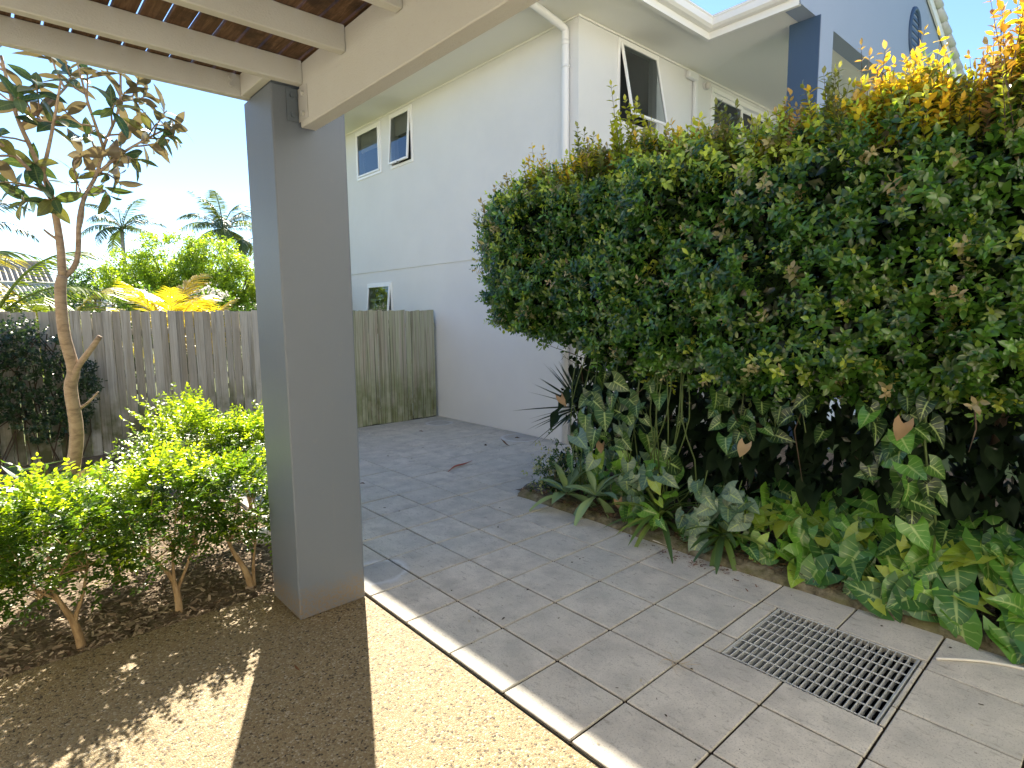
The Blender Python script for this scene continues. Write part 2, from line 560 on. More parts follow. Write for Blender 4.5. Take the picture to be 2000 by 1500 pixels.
def blade(wf, ny=6, fold=.12, curl=.25, back=0.0, wave=0.0, twist=0.0, lw=1.0):
    """a leaf as a 5-column grid; wf(t) half width"""
    V, L, F = [], [], []
    xs = (-1, -.5, 0, .5, 1)
    for j in range(ny + 1):
        t_ = j / ny
        hw = wf(t_) * lw
        for xf in xs:
            x = xf * hw
            y = t_ - back * abs(xf) ** 1.5 * (1 - t_) ** 2
            z = fold * abs(x) - curl * y * abs(y) + wave * math.sin(j * 2.1 + xf * 1.7) * abs(x) * 3.5 + twist * x * t_
            V.append((x, y, z))
            L.append((xf, t_))
    n = len(xs)
    for j in range(ny):
        for i in range(n - 1):
            a = j * n + i
            F.append((a, a + 1, a + n + 1, a + n))
    return np.array(V, float), F, np.array(L, float)

def interp(pts):
    xs, ys = zip(*pts)
    return lambda t_: float(np.interp(t_, xs, ys))
W_ARROW = interp([(0, .30), (.16, .40), (.33, .39), (.5, .31), (.67, .215), (.83, .11), (1, .004)])
W_MAGN = interp([(0, .02), (.17, .12), (.33, .185), (.5, .205), (.67, .18), (.83, .11), (1, .004)])
W_LANCE = interp([(0, .05), (.17, .075), (.33, .12), (.5, .145), (.67, .12), (.83, .065), (1, .003)])
W_SPIKE = interp([(0, .034), (.3, .036), (.65, .022), (1, .001)])
W_STRAP = interp([(0, .03), (.17, .04), (.5, .045), (.83, .03), (1, .002)])

def set_attrs(me, tint, luv):
    a = me.attributes.new("tint", 'FLOAT_COLOR', 'POINT')
    c = np.ones((len(tint), 4), np.float32)
    c[:, :3] = tint
    a.data.foreach_set("color", c.ravel())
    if luv is not None:
        b = me.attributes.new("luv", 'FLOAT_VECTOR', 'POINT')
        l3 = np.zeros((len(luv), 3), np.float32)
        l3[:, :2] = luv
        b.data.foreach_set("vector", l3.ravel())

def leaf_mesh(name, tmpl, P, D, N, S, tint, mat, width=None, origin=(0, 0, 0), smooth=False):
    """one mesh of many leaves; P root, D along, N up, S length, tint (n,3)"""
    tv, tf = tmpl[0], tmpl[1]
    tl = tmpl[2] if len(tmpl) > 2 else SMALL_LUV
    n, k = len(P), len(tv)
    D = unit(D)
    X = unit(np.cross(D, N))
    Nn = np.cross(X, D)
    wx = np.ones(n) if width is None else width
    V = (P[:, None, :] - np.asarray(origin)) + S[:, None, None] * (
        tv[None, :, 0:1] * wx[:, None, None] * X[:, None, :] + tv[None, :, 1:2] * D[:, None, :] + tv[None, :, 2:3] * Nn[:, None, :])
    V = V.reshape(-1, 3).astype(np.float32)
    me = bpy.data.meshes.new(name)
    ls = [len(f) for f in tf]
    flat = np.concatenate([np.array(f) for f in tf])
    loops = (flat[None, :] + (np.arange(n) * k)[:, None]).ravel().astype(np.int32)
    tot = np.tile(np.array(ls), n)
    start = np.concatenate([[0], np.cumsum(tot)[:-1]]).astype(np.int32)
    me.vertices.add(len(V))
    me.vertices.foreach_set("co", V.ravel())
    me.loops.add(len(loops))
    me.loops.foreach_set("vertex_index", loops)
    me.polygons.add(len(tot))
    me.polygons.foreach_set("loop_start", start)
    me.update(calc_edges=True)
    if smooth:
        me.polygons.foreach_set("use_smooth", np.ones(len(tot), bool))
    me.materials.append(M[mat])
    set_attrs(me, np.repeat(tint, k, axis=0), np.tile(tl, (n, 1)))
    return me

def leaf_variants(name, tmpls, tints, mat):
    """shared leaf meshes, one per (shape, colour)"""
    out = []
    for i, c in enumerate(tints):
        V, F, L = tmpls[i % len(tmpls)]
        me = mesh(name, V, F, mat, True)
        set_attrs(me, np.tile(np.array(c), (len(V), 1)), L)
        out.append(me)
    return out

def leaf_obj(name, me, parent, P, D, N, s):
    D = Vector(D).normalized()
    X = D.cross(Vector(N))
    if X.length < 1e-4:
        X = D.cross(Vector((1, .2, .1)))
    X.normalize()
    Nn = X.cross(D)
    b = gloc(parent)
    mt = Matrix((X, D, Nn)).transposed().to_4x4() @ Matrix.Scale(s, 4)
    mt.translation = Vector(P) - b
    o = obj(name, me, parent)
    o.matrix_local = mt
    return o

def sprays(base, D, L, pairs, size, planar=False, tip=True, spread=.75):
    """leaf arrays for many shoots at once: base (n,3), D unit, L (n), size (n) -> P, Dl, Nl, S, idx, t"""
    n = len(base)
    D = unit(D)
    ref = np.tile(np.array([[0, 0, 1.0]]), (n, 1)) + .2 * rng.normal(size=(n, 3))
    A = unit(np.cross(D, ref))
    B = np.cross(D, A)
    Ps, Ds, Ns, Ss, Is, Ts = [], [], [], [], [], []
    ph = rng.uniform(0, 6.28, n)
    for j in range(pairs):
        t_ = (j + .6) / pairs
        pos = base + D * (L * t_)[:, None]
        ang = (ph + j * 1.57 + rng.normal(0, .25, n)) if not planar else rng.normal(0, .18, n)
        rad = A * np.cos(ang)[:, None] + B * np.sin(ang)[:, None]
        for sgn in (-1, 1):
            d = D * (1 - spread) + sgn * rad * spread + .18 * rng.normal(size=(n, 3))
            nn = (D + .25 * rng.normal(size=(n, 3))) if not planar else (np.cross(D, A) * -1 + .3 * rng.normal(size=(n, 3)))
            Ps.append(pos); Ds.append(d); Ns.append(nn)
            Ss.append(size * rng.uniform(.75, 1.15, n) * (1 - .25 * t_))
            Is.append(np.arange(n)); Ts.append(np.full(n, t_))
    if tip:
        Ps.append(base + D * L[:, None]); Ds.append(D + .2 * rng.normal(size=(n, 3))); Ns.append(B + .3 * rng.normal(size=(n, 3)))
        Ss.append(size * .8 * rng.uniform(.7, 1.1, n)); Is.append(np.arange(n)); Ts.append(np.ones(n))
    return [np.concatenate(q) for q in (Ps, Ds, Ns, Ss, Is, Ts)]

def mixc(a, b, f):
    a, b = np.asarray(a, float), np.asarray(b, float)
    f = np.asarray(f)[..., None]
    return a * (1 - f) + b * f

t = NT("post_finish")
p = t.wpos()
n1 = t.noise(p, 1.6, 5, .6)
n2 = t.noise(p, 210, 3, .6)
n3 = t.noise(p, 26, 4, .65)
sp_ = t.n("ShaderNodeSeparateXYZ", {"Vector": p})
c = t.mix(t.ramp(n1, [(.35, 0), (.75, .30)]).outputs[0], (.130, .162, .212), (.160, .178, .205))
c = t.mix(t.ramp(n3, [(.62, 0), (.75, .25)]).outputs[0], c, (.20, .205, .21))
splash = t.math('MULTIPLY', t.ramp(t.math('ADD', sp_.outputs[2], t.math('MULTIPLY', n3.outputs[0], -.16)), [(0, .85), (.10, 0)]).outputs[0], t.ramp(t.noise(p, 70, 3), [(.40, .2), (.6, 1)]).outputs[0])
c = t.mix(splash, c, (.20, .15, .095))
drip = t.noise(t.n("ShaderNodeMapping", {"Vector": p, "Scale": (30, 30, 1.1)}), 1, 4, .6)
c = t.mix(t.ramp(drip, [(.62, 0), (.80, .22)]).outputs[0], c, (.21, .21, .205))
h = t.math('ADD', n2.outputs[0], t.math('MULTIPLY', n3.outputs[0], .8))
M["post_finish"] = t.done(t.bsdf(c, .45, t.bump(h, .22, .004), .45))

# ================================================================== GROUND AND PAVING
def sheet(name, x0, x1, y0, y1, z, mat, nx=1, ny=1, amp=0.0, fr=1.5, seed=0):
    xs, ys = np.linspace(x0, x1, nx + 1), np.linspace(y0, y1, ny + 1)
    gx, gy = np.meshgrid(xs, ys)
    P = np.stack([gx.ravel(), gy.ravel(), np.full(gx.size, z)], -1)
    if amp:
        P[:, 2] += amp * (vnoise(P, fr, seed) - .5) * 2 + amp * .4 * (vnoise(P, fr * 3.3, seed + 1) - .5)
    F = [(j * (nx + 1) + i, j * (nx + 1) + i + 1, (j + 1) * (nx + 1) + i + 1, (j + 1) * (nx + 1) + i) for j in range(ny) for i in range(nx)]
    o = obj(name, mesh(name, P, F, mat, amp > 0))
    return tag(o, kind="structure")

sheet("ground", -300, 300, -300, 300, -.30, "yard_grass")
sheet("yard_lawn", -9, 3.85, 5.45, 16, -.08, "yard_grass", 20, 16, .03)
sheet("concrete_path", -9, .035, -9, .86, -.006, "exposed_aggregate", 8, 8)
sheet("garden_bed", -9, .05, .85, 4.45, -.035, "garden_soil", 120, 60, .022, 2.2, 3)
sheet("raised_bed", -9, .05, 4.40, 5.40, .125, "garden_soil", 60, 10, .02, 2.2, 4)
sheet("planting_bed", 2.03, 5.6, -5.2, 1.30, .035, "garden_soil", 50, 80, .035, 2.0, 5)
sheet("paving_base", .052, 5.6, -5.2, 5.45, -.010, "joint_mortar")

# concrete pavers laid on a 400 mm grid, each its own piece
pav = link(bpy.data.objects.new("tiled_paving", None))
tag(pav, kind="structure")
GX0, GX1, GY0, GY1 = 1.03, 1.675, -1.972, -1.297          # the drain opening
tile_mesh = {}
def tile(x0, x1, y0, y1):
    g = .0050
    x0 += g + random.uniform(-.0008, .0012); x1 -= g; y0 += g + random.uniform(-.0008, .0012); y1 -= g
    if x1 - x0 < .010 or y1 - y0 < .010:
        return
    key = (round(x1 - x0, 3), round(y1 - y0, 3))
    if key not in tile_mesh:
        a, b = key
        V, F = cbox(-a / 2, a / 2, -b / 2, b / 2, -.04, 0, .0035)
        tile_mesh[key] = mesh("paver", V, F, "paver")
    o = obj("paver", tile_mesh[key], pav, ((x0 + x1) / 2, (y0 + y1) / 2, random.uniform(-.0016, .0008)))
    o.rotation_euler = (random.gauss(0, .0022), random.gauss(0, .0022), random.gauss(0, .0012))
xl = [.052] + [.4 * i for i in range(1, 10)] + [3.915]
for j in range(-11, 13):
    y0, y1 = .4 * j, .4 * (j + 1) if j < 12 else 5.262
    for a, b in zip(xl[:-1], xl[1:]):
        if y1 < 1.3 and a > 1.95:
            continue
        cx0, cx1, cy0, cy1 = max(a, GX0), min(b, GX1), max(y0, GY0), min(y1, GY1)
        if cx1 - cx0 > .01 and cy1 - cy0 > .01:             # cut round the drain
            if cx0 - a > .02: tile(a, cx0, y0, y1)
            if b - cx1 > .02: tile(cx1, b, y0, y1)
            if cy0 - y0 > .02: tile(cx0, cx1, y0, cy0)
            if y1 - cy1 > .02: tile(cx0, cx1, cy1, y1)
        else:
            tile(a, b, y0, y1)

# drain: pit under the grate, then the grate
pit = thing("drain_pit", "dark concrete pit under the steel drain grate", "pit", (1.35, -1.63, -.4))
part("pit_wall", join([cbox(GX0 - .05, GX0 - .002, GY0 - .05, GY1 + .05, -.6, -.045, .002), cbox(GX1 + .002, GX1 + .05, GY0 - .05, GY1 + .05, -.6, -.045, .002),
                   cbox(GX0 - .002, GX1 + .002, GY0 - .05, GY0 - .002, -.6, -.045, .002), cbox(GX0 - .002, GX1 + .002, GY1 + .002, GY1 + .05, -.6, -.045, .002)]), "dark_pit", pit)
part("pit_floor", cbox(GX0 - .05, GX1 + .05, GY0 - .05, GY1 + .05, -.66, -.605, .002), "dark_pit", pit)
# the base sheet must not cover the pit: rebuilt as four strips round the opening
pb = bpy.data.objects["paving_base"]
def ringsheet(X0, X1, Y0, Y1, a, b, c, d, z):
    V = [(X0, Y0, z), (X1, Y0, z), (X1, Y1, z), (X0, Y1, z), (a, c, z), (b, c, z), (b, d, z), (a, d, z)]
    return V, [(0, 1, 5, 4), (1, 2, 6, 5), (2, 3, 7, 6), (3, 0, 4, 7)]
pb.data = mesh("paving_base", *ringsheet(.052, 5.6, -5.2, 5.45, GX0 - .003, GX1 + .003, GY0 - .003, GY1 + .003, -.010), "joint_mortar")
gd = bpy.data.objects["ground"]
gd.data = mesh("ground", *ringsheet(-300, 300, -300, 300, GX0 - .05, GX1 + .05, GY0 - .05, GY1 + .05, -.30), "yard_grass")

grate = thing("drain_grate", "galvanised steel drain grate set flush in the grey pavers", "drain grate", (1.35, -1.63, -.03))
nb = 23
bar = mesh("load_bar", *cbox(-(GX1 - GX0) / 2 + .008, (GX1 - GX0) / 2 - .008, -.0022, .0022, -.034, 0, .0008), "galvanised")
for i in range(nb):
    y = GY0 + .012 + (GY1 - GY0 - .024) * i / (nb - 1)
    o = obj("load_bar", bar, grate, (0, y + 1.63, .0275))
rod = mesh("cross_rod", *cbox(-.0028, .0028, -(GY1 - GY0) / 2 + .012, (GY1 - GY0) / 2 - .012, -.0055, .0, .001), "galvanised")
for i in range(8):
    x = GX0 + .008 + (GX1 - GX0 - .016) * i / 7
    obj("cross_rod", rod, grate, (x - 1.35, (GY0 + GY1) / 2 + 1.63, .0290))
for yy in (GY0 + .006, GY1 - .006):
    bx("end_bar", (GX0 + .004, GX1 - .004, yy - .003, yy + .003, -.040, -.0005), "galvanised", grate, .001)

# mortar haunch along the planting bed, its stones and the dark edging block
V, F = [], []
ys = np.linspace(-5.0, 1.20, 90)
for k, y in enumerate(ys):
    wob = .018 * math.sin(y * 2.3) + .03 * (vnoise(np.array([[y, 0, 0]]), 5, 2)[0] - .5)
    hh = .055 + .03 * vnoise(np.array([[y, 3, 0]]), 4, 5)[0]
    for dx, z in ((-.045, -.006), (-.030, .010 + hh * .25), (.02, .012 + hh * .55), (.08, hh), (.16, hh * .9), (.20, .0)):
        V.append((2.005 + wob + dx, y, z + .006 * random.uniform(-1, 1)))
for k in range(len(ys) - 1):
    for i in range(5):
        a = k * 6 + i
        F.append((a, a + 1, a + 7, a + 6))
kerb = obj("bed_kerb", mesh("bed_kerb", V, F, "mossy_mortar", True))
tag(kerb, "low mossy mortar kerb between the pavers and the planting bed", "kerb")

def rock(name, loc, size, seed, mat, label=None, cat=None, group=None, rz=0.0):
    import bmesh
    bm = bmesh.new()
    bmesh.ops.create_icosphere(bm, subdivisions=3, radius=1)
    P = np.array([v.co[:] for v in bm.verts])
    k = .72 + .5 * vnoise(P + seed, 1.3, seed) + .12 * (vnoise(P + seed, 4, seed) - .5)
    for v, f_ in zip(bm.verts, k):
        c = v.co * f_
        c = Vector([max(-.78, min(.78, q)) for q in c])
        v.co = Vector((c.x * size[0], c.y * size[1], c.z * size[2]))
    me = bpy.data.meshes.new(name)
    bm.to_mesh(me); bm.free()
    me.materials.append(M[mat])
    me.polygons.foreach_set("use_smooth", [True] * len(me.polygons))
    o = obj(name, me, None, loc)
    o.rotation_euler = (0, 0, rz)
    return tag(o, label, cat, group)
rock("edging_stone", (2.16, 1.10, .035), (.11, .23, .055), 3, "edging_stone", "dark grey edging stone at the far end of the planting bed", "stone", rz=-.15)
rock("garden_rock", (2.30, .02, .075), (.12, .11, .09), 9, "mossy_mortar", "rounded tan rock under the strappy plant, beside the twin agaves", "rock", rz=.4)
rock("garden_rock", (2.24, -.42, .06), (.10, .13, .08), 14, "edging_stone", "grey rock on the kerb left of the wilting pale vine", "rock", rz=.9)
rock("white_stone", (-.10, 1.74, .03), (.10, .07, .07), 21, "pale_strip", "pale stone in the mulch just left of the grey post", "stone", rz=.4)

# ================================================================== FENCE
fence = thing("paling_fence", "weathered grey timber paling fence along the back of the yard", "fence", (0, 5.28, 0))
pm = []
for k in range(7):
    wv = .098
    V, F = cbox(-wv / 2, wv / 2, -.008, .008, 0, 1, .003)
    V = [list(v) for v in V]
    tl = random.uniform(-.004, .004)
    for v in V:
        if v[2] > .5:
            v[2] += tl * v[0] / wv * 2
            v[0] += random.uniform(-.001, .001)
    pm.append(mesh("paling", V, F, "paling_wood"))
x = -6.0
nails = []
while x < 3.87:
    wd = random.choice((.098, .090, .075, .092, .100, .062, .084))
    gap = random.choice((.002, .004, .006, .009, .003)) if x < .4 else random.choice((.002, .004, .003, .007))
    cxp = x + wd / 2
    if cxp + wd / 2 > 3.905:
        wd = 3.905 - x
        cxp = x + wd / 2
    o = obj("paling", random.choice(pm), fence, (cxp, -.008 + random.uniform(-.006, .004) - (0.012 if random.random() < .22 else 0), (.10 if x < .05 else .004) + random.uniform(-.01, .012)))
    o.scale = (wd / .098, 1, 1.735 + random.uniform(-.012, .008) - o.location.z)
    o.rotation_euler = (random.gauss(0, .004), random.gauss(0, .003), random.gauss(0, .02))
    x += wd + gap
for z in (.30, .93, 1.50):
    bx("rail", (-6, 3.90, 5.292, 5.340, z - .035, z + .035), "paling_wood", fence)
for xx in (-5.2, -2.9, -.6, 1.7, 3.80):
    bx("post", (xx - .05, xx + .05, 5.342, 5.43, -.3, 1.66), "paling_wood", fence)

sl = thing("garden_sleeper", "weathered timber sleeper edging the raised bed below the fence", "sleeper", (-2, 4.40, 0))
bx("plank", (-6, .02, 4.375, 4.445, -.05, .165), "sleeper_wood", sl, .008)
bx("return_plank", (-.05, .02, 4.446, 5.25, -.05, .160), "sleeper_wood", sl, .008)

# ================================================================== PERGOLA
perg = thing("pergola", "cream painted timber pergola with slatted roof on a blue grey post", "pergola", (-.165, .61, 0))
part("post", cbox(-.36, .03, .415, .812, -.006, 2.80, .006), "post_finish", perg)
bx("beam", (-.222, -.143, -4.6, .400, 2.604, 2.905), "pergola_paint", perg, .004)
bx("post_plate", (-.3555, .028, .4175, .7195, 2.801, 2.9105), "post_paint", perg, .004)
bx("trimmer", (-.402, -.357, .404, .720, 2.802, 2.912), "pergola_paint", perg, .003)
joist_y = [.745, .374] + [-.098 - .472 * k for k in range(9)]
for i, y in enumerate(joist_y):
    x1 = -.355 if i == 0 else -.2235
    if i == 0:
        x1 = .02
    bx("joist", (-4.6, x1, y - .0235, y + .0235, 2.80, 2.911), "pergola_paint", perg, .003)
xb = -.1850
k = 0
bat = mesh("batten", *cbox(-.0425, .0425, -2.75, 2.75, 0, .021, .002), "batten_wood")
while xb > -4.5:
    o = obj("batten", bat, perg, (xb + .165, -1.90 - .61 + random.uniform(-.01, .01), 2.9125))
    o.rotation_euler = (0, random.gauss(0, .006), 0)
    xb -= .0972
bx("bracket", (-.226, -.2225, .30, .4125, 2.63, 2.79), "galvanised", perg, .001)
bx("bracket", (-.226 - .06, -.2265, .4075, .4125, 2.63, 2.79), "post_paint", perg, .001)
def bolt(parent, loc, axis, r=.011, l=.012, mat="galvanised"):
    p0 = Vector(loc); d = Vector(axis)
    part("bolt", tube([p0, p0 + d * l], [r, r * .92], 6), mat, parent)
    
for z in (2.66, 2.755):
    bolt(perg, (-.2262, .345, z), (-1, 0, 0), .013, .014)
    bolt(perg, (-.258, .4074, z), (0, -1, 0), .013, .012, "post_paint")
bolt(perg, (-.45, .721, 2.85), (0, -1, 0), .012, .015)
bolt(perg, (-.45, .721, 2.885), (0, -1, 0), .010, .012)

# ================================================================== HOUSE
H = thing("two_storey_house", "two-storey pale rendered house with white eaves and blue gable", "house", (3.92, 2.2, 0))
XW, YS, ZS = 3.92, 2.2, 5.10

def wall_grid(axis, pos, u0, u1, z0, z1, holes, depth):
    """wall face in a plane with rectangular holes and reveals; axis 'X': plane X=pos, u is Y, faces -X; 'Y': plane Y=pos, u is X, faces -Y"""
    us = sorted({u0, u1, *[h[0] for h in holes], *[h[1] for h in holes]})
    zs = sorted({z0, z1, *[h[2] for h in holes], *[h[3] for h in holes]})
    V, F = [], []
    def pt(u, z, d=0.0):
        V.append((pos + d, u, z) if axis == 'X' else (u, pos + d, z))
        return len(V) - 1
    for a, b in zip(us[:-1], us[1:]):
        for c, d in zip(zs[:-1], zs[1:]):
            if any(a >= h[0] - 1e-6 and b <= h[1] + 1e-6 and c >= h[2] - 1e-6 and d <= h[3] + 1e-6 for h in holes):
                continue
            q = [pt(a, c), pt(b, c), pt(b, d), pt(a, d)]
            F.append(q[::-1] if axis == 'X' else q)
    for a, b, c, d in holes:
        cs = [(a, c), (b, c), (b, d), (a, d)]
        for i in range(4):
            p0, p1 = cs[i], cs[(i + 1) % 4]
            F.append([pt(*p0), pt(*p1), pt(*p1, depth), pt(*p0, depth)])
    return V, F

WA, WB, WC = (6.82, 7.71, 4.18, 5.025), (5.80, 6.48, 4.17, 5.035), (6.63, 7.50, 1.25, 2.245)
WD = (4.645, 5.50, 4.055, 5.055)
DE = (6.90, 8.90, 2.72, 5.00)
part("wall", wall_grid('X', XW, YS, 11.2, -.1, 2.46, [WC], .14), "wall_render", H)
part("upper_wall", join([wall_grid('X', XW - .014, YS - .0, 11.2, 2.462, ZS + .02, [WA, WB], .154),
                         ([(XW - .014, YS, 2.462), (XW + .01, YS, 2.462), (XW + .01, 11.2, 2.462), (XW - .014, 11.2, 2.462)], [(0, 1, 2, 3)])]), "wall_render", H)
part("wall", wall_grid('Y', YS, XW + .0, 13, -.1, ZS + .02, [WD, DE], .14), "wall_render", H)
part("corner_strip", cbox(XW - .0145, XW + .02, YS - .004, YS + .02, -.1, ZS, .002), "wall_render", H)
part("wall", ([(3.95, 11.2, -.1), (13, 11.2, -.1), (13, 11.2, 5.2), (3.95, 11.2, 5.2)], [(0, 1, 2, 3)]), "wall_render", H)
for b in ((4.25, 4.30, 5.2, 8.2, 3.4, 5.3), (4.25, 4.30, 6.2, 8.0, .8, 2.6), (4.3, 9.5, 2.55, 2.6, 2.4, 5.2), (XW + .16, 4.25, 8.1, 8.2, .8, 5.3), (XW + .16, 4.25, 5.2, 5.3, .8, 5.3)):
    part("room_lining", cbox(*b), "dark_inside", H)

# ---- eaves: soffit, wall moulding, fascia, gutter
SX, SYo, IX = 3.24, 1.52, 5.60          # west soffit edge, south soffit edge, wing soffit edge
part("soffit", ([(SX, SYo, ZS), (IX, SYo, ZS), (IX, .405, ZS), (13, .405, ZS), (13, 2.4, ZS), (4.1, 2.4, ZS), (4.1, 11.2, ZS), (SX, 11.2, ZS)],
                [(0, 5, 4, 1), (1, 4, 3, 2), (0, 7, 6, 5)]), "soffit_paint", H)
for b in ((XW - .034, XW - .0145, YS - .02, 11.15, ZS - .024, ZS - .002), (XW - .034, 12.9, YS - .024, YS - .0045, ZS - .026, ZS - .0025)):
    part("eave_moulding", cbox(*b, .004), "white_trim", H)
path = [(SX, 11.2), (SX, SYo), (IX, SYo), (IX, .40)]
def offset_path(pts, off):
    """offset to the outside (left of travel reversed): outside is -X on the first leg, -Y on the second, -X on the third"""
    return [(SX - off, 11.2), (SX - off, SYo - off), (IX - off, SYo - off), (IX - off, .40)]
def profile(prof):
    V, F = [], []
    for off, z in prof:
        for x_, y_ in offset_path(path, off):
            V.append((x_, y_, z))
    for i in range(len(prof) - 1):
        for k_ in range(3):
            a = i * 4 + k_
            F.append((a, a + 1, a + 5, a + 4))
    return V, F
part("fascia", profile([(-.03, ZS - .004), (-.03, ZS - .030), (.018, ZS - .030), (.018, ZS + .075), (-.02, ZS + .075)]), "white_trim", H)
part("gutter", profile([(.020, ZS + .052), (.085, ZS + .056), (.118, ZS + .080), (.124, ZS + .150), (.136, ZS + .160), (.136, ZS + .176), (.118, ZS + .180), (.112, ZS + .150), (.02, ZS + .10)]), "white_trim", H)
# downpipe on the corner
pth = smoothpath([(3.20, 2.365, 5.15), (3.27, 2.365, 5.10), (3.55, 2.365, 5.045), (3.80, 2.365, 4.995), (3.856, 2.365, 4.955), (3.862, 2.365, 4.85), (3.862, 2.365, 4.6)], 5)
dp = part("downpipe", tube(pth + [(3.862, 2.365, .0)], .045, 20), "pipe_paint", H, True)
for z in (4.56, 2.9, 1.2):
    part("pipe_clip", tube([(3.862, 2.365, z - .012), (3.862, 2.365, z + .012)], .0485, 16), "pipe_paint", dp, True)
    part("clip_ear", cbox(3.856, 3.868, 2.300, 2.318, z - .01, z + .01, .002), "pipe_paint", dp)
part("pipe_collar", tube([(3.862, 2.365, 4.80), (3.862, 2.365, 4.86)], .0475, 20), "pipe_paint", dp, True)

# ---- roofs (seen only at the rake)
def slab(q, th):
    q = [Vector(v) for v in q]
    n_ = (q[1] - q[0]).cross(q[2] - q[0]).normalized() * th
    V = [tuple(v) for v in q] + [tuple(v - n_) for v in q]
    return V, [(0, 1, 2, 3), (7, 6, 5, 4), (0, 4, 5, 1), (1, 5, 6, 2), (2, 6, 7, 3), (3, 7, 4, 0)]
sl_ = .36
part("roof", join([slab([(SX - .08, 11.2, 5.26), (SX - .08, SYo - .08, 5.26), (8.2, 6.5, 5.26 + 4.9 * sl_), (8.2, 11.2, 5.26 + 4.9 * sl_)], .03),
                   slab([(SX - .08, SYo - .08, 5.26), (IX, SYo - .08, 5.26), (13, 6.5, 5.26 + 4.9 * sl_), (8.2, 6.5, 5.26 + 4.9 * sl_)], .03)]), "roof_tile_grey", H)
GXP, GZP = 10.17, 6.93                  # gable peak
part("wing_roof", join([slab([(IX - .1, .36, 5.27), (GXP, .36, GZP), (GXP, 6, GZP), (IX - .1, 6, 5.27)][::-1], .03),
                        slab([(GXP, .36, GZP), (14.6, .36, 5.36), (14.6, 6, 5.36), (GXP, 6, GZP)][::-1], .03)]), "roof_tile_grey", H)
part("gable_wall", join([([(IX + .02, .40, ZS - .004), (14, .40, ZS - .004), (14, .40, 5.50), (GXP, .40, GZP - .05), (IX + .02, .40, 5.29)], [(0, 1, 2, 3, 4)]),
                         ([(IX + .02, .40, ZS - .004), (14, .40, ZS - .004), (14, .60, ZS - .004), (IX + .02, .60, ZS - .004)], [(3, 2, 1, 0)]),
                         ([(IX + .02, .40, ZS - .004), (IX + .02, .60, ZS - .004), (IX + .02, .60, 5.29), (IX + .02, .40, 5.29)], [(3, 2, 1, 0)])]), "gable_render", H)
# barge cap tiles stepping down the right-hand rake
for i in range(13):
    a = i / 13
    p0 = Vector((GXP + .05 + 4.2 * a, .34, GZP + .02 - 1.48 * a))
    p1 = Vector((GXP + .05 + 4.2 * (a + 1.12 / 13), .34, GZP + .045 - 1.48 * (a + 1.12 / 13)))
    part("barge_tile", tube([p0, p0.lerp(p1, .5), p1], [.062, .068, .078], 10), "roof_tile_grey", H, True)
part("barge_board", slab([(GXP, .352, GZP - .03), (14.5, .352, 5.40), (14.5, .352, 5.26), (GXP, .352, GZP - .18)], -.03), "white_trim", H)
# round gable vent: raised ring, recessed louvres
vc = Vector((9.86, .395, 6.02))
ringp = [vc + Vector((.26 * math.cos(a), 0, .36 * math.sin(a))) for a in np.linspace(0, 2 * math.pi, 29)]
vent = part("gable_vent", tube(ringp, .035, 8, False), "navy_paint", H, True)
for k in range(7):
    z = vc.z - .28 + .093 * k
    hw = .25 * math.sqrt(max(0, 1 - ((z - vc.z) / .35) ** 2))
    part("louvre", slab([(vc.x - hw, .385, z), (vc.x + hw, .385, z), (vc.x + hw, .398, z + .07), (vc.x - hw, .398, z + .07)], .006), "navy_paint", vent)

# ---- balcony: column, slab, back wall
part("column", join([cbox(6.04, 6.43, .342, .70, -.1, ZS - .006, .004)]), "navy_paint", H)
part("lit_column_face", cbox(6.046, 6.424, .334, .341, -.1, ZS - .008, .001), "gable_render", H)  # lighter south plate: the light on that side is put in as colour
part("balcony_slab", cbox(5.75, 12.5, .45, 2.19, 2.35, 2.62, .006), "wall_render", H)
part("lower_wall", cbox(5.9, 12.4, .75, 2.19, -.1, 2.345, .004), "wall_render", H)
part("balcony_wall", cbox(9.6, 9.8, .62, 2.19, 2.62, ZS - .006, .004), "wall_render", H)

# ---- windows
def frame_bars(axis, pos, a, b, c, d, wdt, y0, y1):
    """four mitred-looking bars between pos+y0..pos+y1"""
    def bxx(u0, u1, z0, z1):
        return cbox(pos + y0, pos + y1, u0, u1, z0, z1, .003) if axis == 'X' else cbox(u0, u1, pos + y0, pos + y1, z0, z1, .003)
    return join([bxx(a, a + wdt, c, d), bxx(b - wdt, b, c, d), bxx(a + wdt + .0005, b - wdt - .0005, c, c + wdt), bxx(a + wdt + .0005, b - wdt - .0005, d - wdt, d)])

